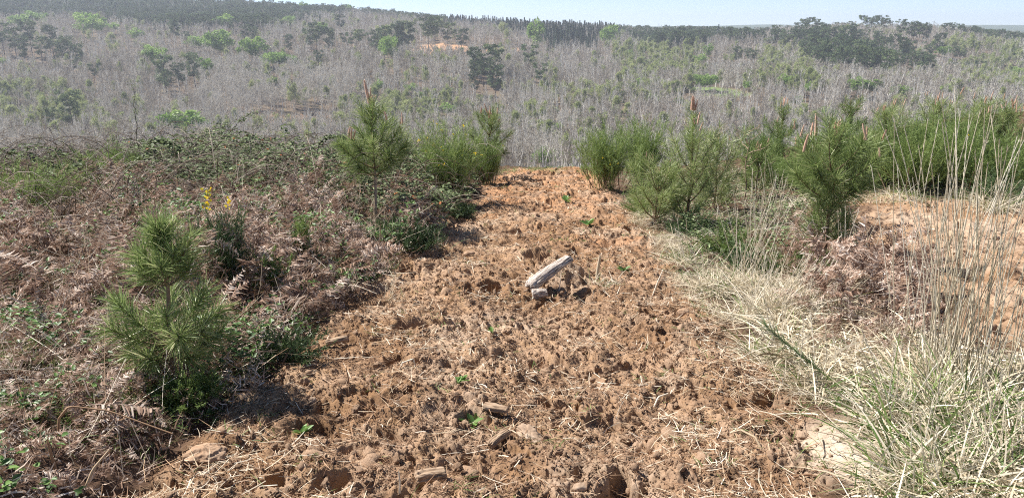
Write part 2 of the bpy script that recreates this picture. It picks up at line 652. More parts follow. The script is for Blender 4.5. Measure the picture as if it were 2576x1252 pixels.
# the valley, the wooded slopes and the plain to the horizon
far_ground_mat = noise_mat('leaf_litter_slopes', [(.3, (.10, .078, .055)), (.5, (.17, .125, .09)), (.7, (.20, .165, .10))], nscale=.06, detail=8, bump=0, coord='Object')
Yf = np.concatenate([np.geomspace(33, 1500, 340), np.geomspace(1530, 5300, 60)])
Uf = np.linspace(-1.05, 1.05, 260)
Yf, Uf = np.meshgrid(Yf, Uf, indexing='ij')
Xf = Uf * Yf
Zf = far_z(Xf, Yf)
near_t = 1 - ss(36, 55, Yf)
Zf = Zf * (1 - near_t) + (base(Xf, Yf) - .12) * near_t


def far_ground_material():
    m, nt, out = new_mat('wooded_slopes')
    L = nt.links.new
    tc = nt.nodes.new('ShaderNodeTexCoord')
    n = nt.nodes.new('ShaderNodeTexNoise')
    n.inputs['Scale'].default_value = .09
    n.inputs['Detail'].default_value = 9
    n.inputs['Roughness'].default_value = .7
    L(tc.outputs['Object'], n.inputs[0])
    r = ramp_node(nt, [(.3, (.085, .066, .048)), (.5, (.15, .115, .085)), (.7, (.19, .16, .10))])
    L(n.outputs[0], r.inputs[0])
    prev = r.outputs[0]
    for nm, c in (('clearing', (.50, .30, .17)), ('meadow', (.15, .20, .075)), ('bracken', (.21, .14, .09)), ('plain', (.055, .085, .045))):
        a = nt.nodes.new('ShaderNodeAttribute')
        a.attribute_name = nm
        x = nt.nodes.new('ShaderNodeMix')
        x.data_type = 'RGBA'
        L(a.outputs['Fac'], x.inputs[0])
        L(prev, x.inputs[6])
        x.inputs[7].default_value = (*c, 1)
        prev = x.outputs[2]
    p = nt.nodes.new('ShaderNodeBsdfPrincipled')
    p.inputs['Roughness'].default_value = 1
    p.inputs['Specular IOR Level'].default_value = 0
    L(prev, p.inputs['Base Color'])
    L(p.outputs[0], out.inputs[0])
    return m


def far_zone(x, y, poly, soft=6):
    """share of a patch of the slope, whose outline is given by directions of view"""
    c, r = proj(x, y, far_z(x, y))
    w = soft * perlin(x / 9.0, y / 9.0, 44)
    return inpoly(c + w, r + w * .4, poly) & (y > 180) & (y < 1000)


CLEARING = [(1035, 128), (1060, 112), (1130, 112), (1200, 117), (1300, 122), (1340, 128), (1250, 134), (1120, 142), (1060, 140)]
MEADOW = [(1735, 222), (1790, 218), (1860, 228), (1900, 240), (1850, 246), (1770, 240)]
BRACKEN = [(600, 310), (660, 290), (760, 285), (840, 292), (850, 318), (790, 335), (640, 335)]
SLIP = [(2255, 188), (2280, 180), (2330, 195), (2320, 206), (2270, 203)]
cl = (far_zone(Xf, Yf, CLEARING) | far_zone(Xf, Yf, SLIP)).astype(float)
valley = grid_mesh('hillside', Xf, Yf, Zf, far_ground_material(), {
    'clearing': cl, 'meadow': far_zone(Xf, Yf, MEADOW).astype(float), 'bracken': far_zone(Xf, Yf, BRACKEN).astype(float),
    'plain': ss(1300, 2200, Yf)})
valley['kind'] = 'structure'

# ------------------------------------------------------------------ haze between the near ground and the blue hills
hm = bpy.data.meshes.new('haze')
x0, x1, y0, y1, z0, z1 = -5700, 5700, -60, 5400, float(Zf.min()) - 3, max(float(Zf.max()) + 30, 75)
hm.from_pydata([(x, y, z) for z in (z0, z1) for y in (y0, y1) for x in (x0, x1)], [],
               [(0, 2, 3, 1), (4, 5, 7, 6), (0, 1, 5, 4), (2, 6, 7, 3), (0, 4, 6, 2), (1, 3, 7, 5)])
hmat, hnt, hout = new_mat('air')
pv = hnt.nodes.new('ShaderNodeVolumePrincipled')
pv.inputs['Color'].default_value = (.78, .855, 1.0, 1)
pv.inputs['Density'].default_value = 2.7e-4
pv.inputs['Anisotropy'].default_value = .2
hnt.links.new(pv.outputs[0], hout.inputs['Volume'])
hm.materials.append(hmat)
haze = link('haze', hm)
haze['kind'] = 'stuff'

# ------------------------------------------------------------------ trees of the far slopes
M_BARE = tint_mat('bare_bark', [(0, (.34, .315, .27)), (.45, (.58, .55, .485)), (.8, (.70, .67, .61)), (1, (.78, .76, .71))], .9, .15, .35, 0)
M_OAK = tint_mat('oak_bark', [(0, (.23, .195, .155)), (.45, (.41, .365, .30)), (.8, (.53, .49, .42)), (1, (.62, .59, .53))], .9, .1, .35, 0)
M_PINE = tint_mat('pine_foliage', [(0, (.05, .08, .034)), (.5, (.10, .15, .058)), (1, (.19, .25, .10))], .6, .2, .6, .2)
M_SPRUCE = tint_mat('spruce_foliage', [(0, (.035, .06, .036)), (.5, (.07, .115, .065)), (1, (.12, .18, .1))], .6, .1, .4, .2)
M_PBARK = tint_mat('pine_bark', [(0, (.05, .04, .033)), (1, (.16, .12, .10))], .9, 0, .3, 0)
M_LEAF = tint_mat('fresh_leaves', [(0, (.12, .21, .035)), (.5, (.225, .355, .075)), (1, (.36, .49, .14))], .5, .4, .5, .2)
M_BUD = tint_mat('opening_buds', [(0, (.24, .29, .10)), (.5, (.36, .41, .16)), (1, (.46, .49, .24))], .6, .3, .5, .1)
M_BLOSSOM = tint_mat('white_blossom', [(0, (.6, .56, .56)), (1, (.85, .83, .82))], .6, .3, 0, .1)


def grow(rng, h=10.0, stems=1, n1=14, n2=6, n3=7, spread=.58, low=.25, trunk_r=.11, twigw=.08, up=.75):
    """a leafless tree: trunk tube(s) and three orders of branches; returns trunk batch, branch batch and twig tips"""
    tb, bb, tips = MB(), MB(), []
    for s in range(stems):
        lean = rng.normal(0, .05 if stems == 1 else .12, 2)
        hh = h * rng.uniform(.8, 1) if stems > 1 else h
        t = np.linspace(0, 1, 9)
        wob = np.cumsum(rng.normal(0, .02, (9, 2)), 0) * hh
        wob -= wob[0]
        ctr = np.stack([lean[0] * hh * t + wob[:, 0] * .6, lean[1] * hh * t + wob[:, 1] * .6, hh * t * .97], -1)
        ctr[:, :2] += rng.normal(0, .25 if stems > 1 else 0, 2)
        tb.tubes(ctr, trunk_r * (1.05 - t) * (1 if stems == 1 else .75) + .015, 4, rng.uniform(.6, 1.0))
        ts = rng.uniform(low, .97, n1)
        P = np.stack([np.interp(ts, t, ctr[:, k]) for k in range(3)], -1)
        az = rng.uniform(0, 6.283, n1)
        D = nrm(np.stack([np.cos(az), np.sin(az), np.full(n1, up) + rng.normal(0, .2, n1) + ts * .5], -1))
        L = hh * spread * (1.1 - ts * .75) * rng.uniform(.6, 1, n1) * .62
        B = np.stack([rng.normal(0, .12, n1), rng.normal(0, .12, n1), rng.uniform(0, .35, n1)], -1)
        bb.ribbons(P, D, L, .10, B, 3, rng.uniform(.35, .75, n1), rng=rng)
        for (m_, w, lf) in ((n2, .06, .5), (n3, twigw, .45)):
            q = len(P) * m_
            i = np.repeat(np.arange(len(P)), m_)
            tt = rng.uniform(.3, 1, q)
            P2 = P[i] + L[i, None] * (D[i] * tt[:, None] + B[i] * (tt ** 2)[:, None])
            D2 = nrm(D[i] + 2 * B[i] * tt[:, None] + rng.normal(0, .55, (q, 3)))
            L2 = L[i] * lf * rng.uniform(.5, 1.1, q)
            B2 = np.stack([rng.normal(0, .1, q), rng.normal(0, .1, q), rng.uniform(0, .3, q)], -1)
            bb.ribbons(P2, D2, L2, w, B2, 2 if m_ == n2 else 1, rng.uniform(.2, .7, q), rng=rng, prof=[1, .5])
            P, D, L, B = P2, D2, L2, B2
        tips.append(P + D * L[:, None])
    return tb, bb, np.concatenate(tips)


def merge(*mbs):
    o = MB()
    for k, mb in enumerate(mbs):
        for V, Q, T in zip(mb.v, mb.q, mb.t):
            pass
        V = np.concatenate(mb.v)
        Q = np.concatenate(mb.q)
        T = np.concatenate(mb.t)
        o.add(V, Q, T, k)
    return o


def puffs(rng, C, R, n, leaf, mb, tint=(0, 1), flat=.8, elong=1.3):
    """clumps of small leaf faces round each of the points C"""
    for c, r in zip(C, R):
        d = nrm(rng.normal(size=(n, 3)))
        p = c + d * (r * rng.uniform(.35, 1.05, n) ** .7)[:, None] * np.array([1, 1, flat])
        ax = nrm(d + rng.normal(0, .7, (n, 3)))
        tone = rng.uniform(*tint)
        mb.ribbons(p, ax, leaf * elong * rng.uniform(.6, 1.2, n), leaf * rng.uniform(.5, 1, n), None, 1,
                   np.clip(tone + rng.normal(0, .16, n), 0, 1), rng=rng, prof=[1, .5])


def pine_proto(seed, h=15.0, crown=.45, rad=3.2, clumps=34):
    rng = np.random.default_rng(seed)
    t = np.linspace(0, 1, 8)
    ctr = np.stack([.3 * np.sin(t * 3 + seed), .3 * np.cos(t * 2.3 + seed) - .3, h * t * .95], -1)
    tb, cb = MB(), MB()
    tb.tubes(ctr, .2 * (1.1 - t), 5, .6)
    C, R = [], []
    for k in range(clumps):
        f = rng.uniform(0, 1)
        z = h * (1 - crown + crown * f)
        prof = math.sin(math.pi * min(1, .18 + .82 * (1 - f) ** .8 + .12)) ** .6 if f > .5 else .55 + .45 * f / .5
        rr = rad * max(prof, .3) * rng.uniform(.35, 1)
        a = rng.uniform(0, 6.283)
        c = np.array([math.cos(a) * rr, math.sin(a) * rr, z + rr * .12])
        C.append(c)
        R.append(rng.uniform(.7, 1.35))
        s = np.array([0, 0, z - rr * .25])
        tb.tubes(np.linspace(s, c, 4), np.linspace(.06, .03, 4), 3, .3)
    puffs(rng, C, np.array(R) * .85, 56, .40, cb, (.0, .95), .55)
    return tb, cb


def spruce_proto(seed, h=15.0, rad=2.2):
    rng = np.random.default_rng(seed)
    t = np.linspace(0, 1, 5)
    tb, cb = MB(), MB()
    tb.tubes(np.stack([0 * t, 0 * t, h * t * .97], -1), .16 * (1.05 - t), 4, .3)
    n = 1500
    f = rng.uniform(0, 1, n) ** .8
    z = h * (.18 + .82 * f)
    a = rng.uniform(0, 6.283, n)
    lay = .65 + .35 * np.cos(f * 60 + rng.normal(0, .5, n)) + .2 * np.sin(a * 3 + f * 20)
    r = rad * (1.02 - f) * rng.uniform(.3, 1, n) * lay
    P = np.stack([np.cos(a) * r, np.sin(a) * r, z - r * .25], -1)
    D = np.stack([np.cos(a), np.sin(a), rng.normal(-.1, .35, n)], -1)
    cb.ribbons(P, D, .6, .2, None, 1, rng.uniform(.1, .9, n), rng=rng, prof=[1, .4])
    return tb, cb


def leafy_proto(seed, h=10.0, rad=4.0, dens=1.0):
    rng = np.random.default_rng(seed)
    tb, bb, tips = grow(rng, h * .8, 1 + seed % 3, 9, 4, 2, .6, .25)
    cb = MB()
    n = int(30 * dens)
    d = nrm(rng.normal(size=(n, 3)))
    d[:, 2] = np.abs(d[:, 2]) * rng.choice([1, 1, 1, -.5], n)
    C = np.array([0, 0, h * .58]) + d * np.array([rad, rad, h * .38]) * rng.uniform(.3, 1.15, n)[:, None]
    puffs(rng, C, rng.uniform(.6, 1.6, n), 80, .42, cb, (.1, .9), .75)
    return merge(tb, bb), cb


def bud_proto(seed, h=10.0, leaves=2200):
    rng = np.random.default_rng(seed)
    tb, bb, tips = grow(rng, h, 1 + seed % 2, 12, 4, 4, .55, .3)
    cb = MB()
    p = tips[rng.integers(0, len(tips), leaves)] + rng.normal(0, .3, (leaves, 3))
    cb.ribbons(p, rng.normal(size=(leaves, 3)), .26, .18, None, 1, rng.uniform(0, 1, leaves), rng=rng, prof=[1, .5])
    return merge(tb, bb), cb


# each kind: list of (trunk mesh, crown mesh, height)
def kind(name, gens, mt, mc):
    out = []
    for tb, cb, h in gens:
        out.append((tb.mesh(name + '_trunk', mt), cb.mesh(name + '_crown', mc), merge(tb, cb).mesh(name, [mt, mc]), h))
    return out


def bares():
    for s in range(7):
        rng = np.random.default_rng(100 + s)
        st = [1, 1, 4, 1, 5, 3, 1][s]
        tb, bb, _ = grow(rng, 10.5, st, 13 if st == 1 else 7, 6 if st == 1 else 5, 7, .56 if st == 1 else .4, .3 if s != 3 else .5,
                         .12 if st == 1 else .10)
        yield tb, bb, 10.5


K_BARE = kind('bare_tree', bares(), M_BARE, M_BARE) + kind('bare_tree', bares(), M_OAK, M_OAK)
M_POLE = tint_mat('pale_bark', [(0, (.40, .375, .33)), (.5, (.62, .595, .54)), (1, (.82, .80, .75))], .9, .1, .3, 0)


def poles():
    for s in range(4):
        rng = np.random.default_rng(140 + s)
        tb, bb, _ = grow(rng, 11.5, (1, 3, 2, 4)[s], (9, 6, 7, 5)[s], 5, 5, .36, .5, .19, .06, 1.5)
        yield tb, bb, 11.5


K_BARE = K_BARE + kind('bare_tree', poles(), M_POLE, M_BARE)
K_PINE = kind('pine_tree', [(*pine_proto(s, 15, c, r, n), 15.0) for s, c, r, n in ((1, .6, 3.6, 34), (2, .5, 4.3, 36), (3, .65, 3.2, 36), (4, .55, 4.0, 30), (6, .75, 3.4, 42))], M_PBARK, M_PINE)
K_SPRUCE = kind('spruce_tree', [(*spruce_proto(s, 15, r), 15.0) for s, r in ((1, 2.0), (2, 2.5), (3, 1.8))], M_PBARK, M_SPRUCE)
K_LEAFY = kind('leafy_tree', [(*leafy_proto(s, 10, r, d), 10.0) for s, r, d in ((1, 4.2, 1.1), (2, 3.6, .9), (3, 4.8, 1.2), (4, 3.0, .9))], M_BARE, M_LEAF)
K_BUD = kind('budding_tree', [(*bud_proto(s, 10), 10.0) for s in (1, 2, 3)], M_BARE, M_BUD)
K_BLOSSOM = kind('blossom_tree', [(*bud_proto(7, 8, 900), 8.0)], M_BARE, M_BLOSSOM)


def plant_tree(k, name, label, cat, p, h, rz, group=None, var=0, width=1.0):
    tm, cm, _, h0 = k[var % len(k)]
    s = h / h0
    o = thing(name, label, cat, p, rz, group, (s * width, s * width, s))
    link('trunk', tm, o)
    link('crown', cm, o)
    return o


def far_at(col, row, lo=195, hi=1000):
    ys = np.linspace(lo, hi, 1400)
    s = float(slope_of(row))
    xs = (col - CX) / F * (ys * math.cos(PITCH) - s * ys * math.sin(PITCH))
    g = s * ys + EYE - far_z(xs, ys)
    k_ = int(np.argmax(g < 0)) if (g < 0).any() else int(np.argmin(g))
    return float(xs[k_]), float(ys[k_])


ORD = ['first', 'second', 'third', 'fourth', 'fifth', 'sixth', 'seventh', 'eighth', 'ninth', 'tenth', 'eleventh', 'twelfth', 'thirteenth', 'fourteenth', 'fifteenth', 'sixteenth']
PLACED = []


def clump(k, name, cat, look, phrase, items, group, pad=0.0):
    """items: (column, row of the top, row of the foot[, width])"""
    items = sorted(items)
    for i, it in enumerate(items):
        col, top, foot = it[:3]
        if name == 'leafy_tree':
            foot += .3 * (foot - top)
        x, y = far_at(col, foot)
        z = float(far_z(x, y))
        h = (foot - top) * y / F * 1.02
        lab = (look + ' ' + phrase) if len(items) == 1 else f'{look}, {ORD[i]} from the left {phrase}'
        rz = float(RNG.uniform(0, 6.28))
        var = int(RNG.integers(0, 50))
        tm, cm, _, h0 = k[var % len(k)]
        w = 1.1
        if len(it) > 3:
            natural = {'leafy_tree': .82, 'budding_tree': .75, 'blossom_tree': .75}.get(name, .45) * (foot - top)
            w = min(max(it[3] * 1.12 / natural, .7), 2.4)
        plant_tree(k, name, lab, cat, (x, y, z - .1), h, rz, group, var, w)
        PLACED.append((x, y, max(2.0, h * .22 * w)))


G = 'pines scattered through the leafless wood'
P_ = ('pine_tree', 'pine tree', 'dark green pine')
clump(K_PINE, *P_, 'of the dense group high at far left', [(10, 66, 140), (45, 78, 155), (62, 98, 168), (80, 60, 142), (110, 100, 168), (135, 72, 140), (150, 105, 168), (175, 98, 165), (200, 116, 180)], G)
clump(K_PINE, *P_, 'of the straggling pair below the dense group', [(195, 150, 190), (240, 165, 210)], G)
clump(K_PINE, *P_, 'of the big pair above the bramble canes', [(182, 235, 342), (140, 275, 345)], G)
clump(K_PINE, *P_, 'of the broad-crowned trio over the grey wood', [(420, 150, 240), (455, 165, 235), (490, 140, 220)], G)
clump(K_PINE, *P_, 'of the flat-topped pair above the round green trees', [(443, 53, 110), (470, 84, 120)], G)
clump(K_PINE, *P_, 'of the high pair between bright green trees', [(618, 68, 116), (640, 72, 118)], G)
clump(K_PINE, *P_, 'standing alone with bare trunk below the hilltop forest', [(727, 92, 136)], G)
clump(K_PINE, *P_, 'of the dark tuft hiding a bright green tree', [(783, 80, 140), (800, 66, 138), (830, 76, 138)], G)
clump(K_PINE, *P_, 'of the thin row right of the dark tuft', [(858, 42, 88), (866, 88, 124), (885, 87, 132), (905, 80, 128)], G)
clump(K_PINE, *P_, 'with thin grey crown alone in the middle of the wood', [(805, 132, 182)], G)
clump(K_PINE, *P_, 'of the tall clump next to the sandy clearing', [(945, 84, 152), (968, 75, 152), (1000, 70, 142), (1012, 63, 142), (1026, 66, 142), (955, 98, 158)], G)
clump(K_PINE, *P_, 'of the slim row along the sandy clearing', [(1075, 55, 130), (1092, 52, 128), (1128, 65, 131), (1163, 80, 141)], G)
clump(K_PINE, *P_, 'of the tall stand below the sandy clearing', [(1195, 128, 205), (1218, 140, 218), (1240, 122, 215), (1245, 172, 255), (1195, 185, 240)], G)
clump(K_PINE, *P_, 'of the stepped trio beside the tall stand', [(1330, 120, 192), (1358, 165, 228), (1376, 205, 240)], G)
clump(K_PINE, *P_, 'of the low dark patch in the valley wood', [(1532, 228, 264), (1548, 222, 266), (1566, 232, 268), (1605, 234, 264), (1650, 235, 266)], G)
clump(K_PINE, *P_, 'of the low pair beside the small meadow', [(1725, 217, 244), (1742, 220, 246)], G)
clump(K_PINE, *P_, 'of the dark trio halfway up the right slope', [(1853, 122, 162), (1880, 126, 166), (1897, 130, 168)], G)
clump(K_PINE, *P_, 'of the group on the right hill shoulder', [(2008, 62, 104), (2020, 54, 98), (2034, 50, 96), (2048, 54, 98), (2062, 62, 102), (1992, 78, 118)], G)
clump(K_PINE, *P_, 'of the small tuft on the right skyline', [(2105, 55, 84), (2122, 56, 84), (2138, 52, 84)], G)
clump(K_PINE, *P_, 'of the tallest group on the right skyline', [(2168, 45, 90), (2182, 50, 92), (2196, 46, 90), (2212, 45, 92), (2232, 58, 94), (2222, 52, 94)], G)
clump(K_PINE, *P_, 'of the second group on the right skyline', [(2263, 55, 102), (2284, 62, 108), (2298, 60, 110), (2312, 63, 112), (2328, 66, 112)], G)
clump(K_PINE, *P_, 'of the pair apart on the right skyline', [(2375, 63, 98), (2392, 62, 98)], G)
clump(K_PINE, *P_, 'of the trio below the right skyline groups', [(2205, 85, 132), (2360, 90, 145), (2335, 110, 160)], G)
clump(K_PINE, *P_, 'of the dark group on the right flank', [(2075, 76, 124), (2092, 72, 124), (2120, 72, 132), (2135, 84, 134), (2150, 80, 132), (2108, 90, 138)], G)
clump(K_PINE, *P_, 'of the loose scatter below the right skyline', [(2403, 120, 156), (2420, 130, 156), (2400, 160, 192), (2430, 160, 200), (2462, 158, 200), (2470, 135, 156), (2500, 172, 194)], G)
clump(K_SPRUCE, 'cypress_tree', 'cypress', 'narrow dark column of a tree on the skyline', 'beyond the pine wood', [(1806, 64, 100, 12)], None)

GL = 'trees in fresh green leaf on the slopes'
L_ = ('leafy_tree', 'leafy tree', 'bright green leafy tree')
clump(K_LEAFY, *L_, 'of those edging the hilltop pines', [(55, 40, 74, 42), (90, 32, 62, 45), (230, 38, 86, 58), (285, 60, 80, 34), (345, 75, 104, 40)], GL)
clump(K_LEAFY, *L_, 'of the rounded group above the grey wood', [(505, 94, 124, 46), (555, 80, 138, 60), (572, 40, 72, 56), (640, 97, 152, 58)], GL)
clump(K_LEAFY, *L_, 'left of the broad-crowned pines in the grey wood', [(390, 118, 162, 46)], GL)
clump(K_LEAFY, *L_, 'half hidden behind the broad-crowned pines', [(520, 148, 190, 36)], GL)
clump(K_LEAFY, *L_, 'wide and low, just above the bramble thicket', [(465, 278, 342, 104)], GL)
clump(K_LEAFY, *L_, 'at the very edge of the picture below the pine group', [(6, 146, 166, 30)], GL)
clump(K_LEAFY, *L_, 'of the low wide mass below the hilltop', [(690, 134, 168, 50), (712, 136, 166, 46), (742, 152, 170, 34)], GL)
clump(K_LEAFY, *L_, 'of the small ones under the hilltop forest', [(728, 44, 72, 28), (812, 60, 92, 30), (765, 8, 32, 22), (875, 14, 34, 20)], GL)
clump(K_LEAFY, *L_, 'in front of the tall pine clump by the clearing', [(978, 97, 150, 38)], GL)
clump(K_LEAFY, *L_, 'of the small spots amid the wood', [(690, 194, 214, 20), (955, 203, 234, 26), (1035, 212, 234, 36), (1062, 231, 248, 26)], GL)
clump(K_LEAFY, *L_, 'of the vivid low one beyond the first shrubs', [(1132, 262, 294, 60)], GL)
clump(K_LEAFY, *L_, 'tall and double, right of the sandy clearing', [(1348, 56, 122, 44)], GL)
clump(K_LEAFY, *L_, 'pale, at the end of the skyline conifers', [(1532, 68, 112, 36)], GL)
clump(K_LEAFY, *L_, 'of those scattered on the yellow-green slope', [(1585, 126, 142, 18), (1632, 152, 172, 24), (1780, 114, 148, 26), (1755, 140, 168, 48)], GL)
clump(K_LEAFY, *L_, 'of the pair behind the small meadow', [(1762, 190, 222, 36), (1785, 188, 222, 34)], GL)
clump(K_LEAFY, *L_, 'of the wide pair below the right hill', [(2150, 197, 236, 44), (2186, 202, 236, 48)], GL)
clump(K_LEAFY, *L_, 'of the small ones below the right hill', [(1975, 190, 222, 44), (2030, 154, 174, 22), (2030, 214, 238, 22), (2270, 218, 244, 36), (2385, 214, 240, 46), (2410, 196, 214, 22), (2372, 118, 146, 34), (2560, 172, 200, 40), (2570, 205, 240, 36)], GL)
GB = 'trees just coming into bud'
B_ = ('budding_tree', 'budding tree', 'yellowish budding tree')
clump(K_BUD, *B_, 'of those above the bramble thicket', [(40, 270, 330, 60), (120, 250, 330, 60), (740, 203, 280, 44), (860, 280, 335, 60), (1010, 250, 325, 64), (285, 88, 130, 46)], GB)
clump(K_BUD, *B_, 'of those near the tall pine clump', [(960, 66, 120, 44), (1265, 60, 100, 40), (1110, 50, 92, 40), (985, 150, 185, 26)], GB)
clump(K_BUD, *B_, 'of the yellow-green sweep on the slope', [(1572, 150, 190, 40), (1590, 165, 205, 44), (1610, 150, 200, 44), (1640, 170, 210, 44), (1560, 185, 220, 40), (1690, 165, 205, 40), (1720, 180, 216, 40), (1440, 215, 255, 44), (1580, 262, 300, 40)], GB)
clump(K_BLOSSOM, 'blossom_tree', 'blossom tree', 'white flowering tree', 'in the valley wood, the smaller and higher of two', [(1515, 173, 200, 16)], 'white flowering trees')
clump(K_BLOSSOM, 'blossom_tree', 'blossom tree', 'white flowering tree', 'in the valley wood, the lower one near the meadow', [(1680, 198, 226, 24)], 'white flowering trees')

# the woods themselves
NW = 44000
yy = np.sqrt(RNG.uniform(192 ** 2, 980 ** 2, NW * 2))
xx = RNG.uniform(-.80, .80, NW * 2) * yy
keep = RNG.uniform(0, 1, NW * 2) < np.where(yy < 480, 1.0, .5)
xx, yy = xx[keep], yy[keep]
zz = far_z(xx, yy)
cc, rr = proj(xx, yy, zz)
ok = np.ones(len(xx), bool)
for back in (0, 7, 14, 22, 30):
    k_ = (yy + back) / yy
    for poly, reach in ((CLEARING, 14), (MEADOW, 16), (BRACKEN, 8), (SLIP, 7)):
        if back <= reach:
            ok &= ~far_zone(xx * k_, yy * k_, poly, 3)
# a little room in front of and around the placed trees so that they are not buried
for (px, py, pr) in PLACED:
    d = (xx - px) ** 2 + ((yy - py) * .8) ** 2 < pr ** 2
    front = (np.abs(xx / yy * py - px) < pr * .9) & (yy < py) & (yy > py - 24)
    ok &= ~(d | front)
xx, yy, zz, cc, rr = (a[ok] for a in (xx, yy, zz, cc, rr))
jit = 9 * perlin(xx / 14, yy / 14, 4)
cj, rj = cc + jit * 2.2, rr + jit
PINES = [[(-700, -80), (1140, -80), (1140, 80), (1060, 66), (980, 58), (900, 48), (840, 52), (760, 62), (690, 88), (620, 92), (400, 88), (330, 74), (240, 58), (-700, 60)],
         [(1540, 92), (1600, 86), (1900, 86), (1900, 112), (1850, 122), (1790, 116), (1740, 138), (1640, 138), (1600, 118)],
         [(1850, 96), (1990, 96), (2060, 98), (2230, 118), (2240, 138), (1990, 140), (1900, 128)],
         [(1990, 140), (2160, 138), (2250, 150), (2350, 180), (2340, 216), (2200, 214), (2060, 200)],
         [(2405, 92), (2800, 92), (2800, 130), (2560, 128), (2420, 112)]]
PDENS = [.93, .8, .2, .2, .6]
SPR = [(1080, 40), (1350, 50), (1560, 70), (1560, 102), (1490, 112), (1500, 132), (1380, 128), (1330, 104), (1260, 88), (1120, 70)]
BUDZ = [[(1540, 130), (1760, 130), (1780, 215), (1560, 225)], [(1380, 240), (1700, 235), (2100, 215), (2100, 250), (1720, 275), (1400, 285)],
        [(1920, 130), (2020, 130), (2060, 240), (1900, 230)], [(2360, 120), (2800, 120), (2800, 300), (2420, 240)], [(-100, 240), (210, 240), (260, 350), (-100, 350)],
        [(880, 270), (1180, 270), (1180, 340), (840, 345)], [(1180, 285), (1480, 285), (1480, 420), (1180, 420)]]
BDENS = [.5, .3, .45, .4, .3, .42, .12]
typ = np.zeros(len(xx), int)
u = RNG.uniform(0, 1, len(xx))
typ[u < .05] = 2
for poly, d in zip(BUDZ, BDENS):
    typ[inpoly(cj, rj, poly) & (u < d)] = 2
typ[(typ == 2) & (RNG.uniform(0, 1, len(xx)) < .09) & (cc > 1300)] = 4
for poly, d in zip(PINES, PDENS):
    typ[inpoly(cj, rj, poly) & (u < d)] = 1
typ[inpoly(cj, rj, SPR) & (u < .72)] = 3
dist = yy
KS = {0: K_BARE, 1: K_PINE, 2: K_BUD, 3: K_SPRUCE, 4: K_LEAFY}
INFO = {0: ('bare_tree', 'bare tree', 'grey leafless tree in the wood covering the opposite slope', 'leafless trees of the opposite slope', 'bare_woodland', 9.5),
        1: ('pine_tree', 'pine tree', 'dark pine in the forest along the hilltops', 'pines of the hilltop forests', 'pine_forest', 13.5),
        2: ('budding_tree', 'budding tree', 'yellowish tree coming into bud among the leafless wood', 'budding trees scattered in the wood', 'budding_woodland', 9),
        3: ('spruce_tree', 'conifer', 'pointed dark conifer in the belt along the skyline', 'conifers of the skyline belt', 'conifer_belt', 16),
        4: ('leafy_tree', 'leafy tree', 'small green tree lost in the yellow-green slope', 'small green trees of the slope', 'green_woodland', 6)}
ROOM = {0: 290, 1: 180, 2: 250, 3: 200, 4: 190}
for tp, K in KS.items():
    name, cat, lab, grp, mass, hbase = INFO[tp]
    sel = np.nonzero(typ == tp)[0]
    sel = sel[np.argsort(dist[sel] + RNG.uniform(0, 30, len(sel)))]
    vis = sel[(cc[sel] > -40) & (cc[sel] < 2616) & (rr[sel] < 428 if tp == 0 else True)]
    indiv = vis[:ROOM[tp]]
    rest = np.setdiff1d(sel, indiv)
    hs = hbase * RNG.uniform(.62, 1.2, len(xx))
    if tp in (1, 3):
        hs *= RNG.uniform(.75, 1.2, len(xx))
        hs *= 1 - .4 * ss(520, 720, yy)
    var = RNG.integers(0, len(K), len(xx))
    if tp == 0:
        pole = (inpoly(cj, rj, [(470, 190), (620, 175), (900, 205), (900, 315), (540, 315)]) & (RNG.uniform(0, 1, len(xx)) < .85)) | (RNG.uniform(0, 1, len(xx)) < np.where(yy < 300, .14, .05))
        hs = np.where(pole, 10.5 * RNG.uniform(.85, 1.15, len(xx)), hs)
        var = np.where(pole, 14 + var % 4, np.where(fbm(xx / 60, yy / 60, 301, 3) + RNG.normal(0, .5, len(xx)) + np.where(yy < 330, -.25, 0) > .1, 7 + var % 7, var % 7))
    rz = RNG.uniform(0, 6.28, len(xx))
    for i in indiv:
        plant_tree(K, name, lab, cat, (float(xx[i]), float(yy[i]), float(zz[i]) - .15), float(hs[i]), float(rz[i]), grp, int(var[i]), float(RNG.uniform(.85, 1.15)))
    if len(rest):
        h0 = np.array([k[3] for k in K])[var[rest]]
        o = scatter(mass, [k[2] for k in K], np.stack([xx[rest], yy[rest], zz[rest] - .15], -1), np.stack([0 * rest, 0 * rest, rz[rest]], -1), hs[rest] / h0, var[rest])
        tag(o, {0: 'grey mass of leafless woodland across the whole opposite slope', 1: 'dark pine forest covering the hilltops', 2: 'pale yellow-green woodland coming into leaf on the slopes', 3: 'belt of pointed conifers on the skyline', 4: 'small green trees dotted over the slopes'}[tp], 'woodland')
print('trees', {t: int((typ == t).sum()) for t in KS})

# ------------------------------------------------------------------ materials of the near ground
M_NEEDLE = tint_mat('young_pine_needles', [(0, (.075, .11, .035)), (.45, (.185, .255, .08)), (.8, (.30, .38, .135)), (1, (.52, .52, .29))], .42, .35, .1, .4)
M_STEM = tint_mat('sapling_bark', [(0, (.12, .075, .05)), (.5, (.27, .19, .13)), (1, (.45, .36, .27))], .85, 0, .1, .1)
M_SHOOT = tint_mat('pine_shoots', [(0, (.46, .27, .18)), (.5, (.63, .41, .30)), (1, (.74, .58, .48))], .6, .1, .2, .2)
M_BROOM = tint_mat('broom_twigs', [(0, (.065, .11, .03)), (.4, (.165, .24, .07)), (.8, (.28, .37, .115)), (1, (.38, .45, .18))], .5, .3, .15, .3)
M_GORSE = tint_mat('gorse_spines', [(0, (.035, .06, .025)), (.5, (.085, .14, .055)), (1, (.17, .24, .10))], .5, .15, .15, .3)
M_FLOWER = tint_mat('yellow_petals', [(0, (.75, .50, .02)), (1, (.9, .75, .06))], .5, .3, .1, .2)
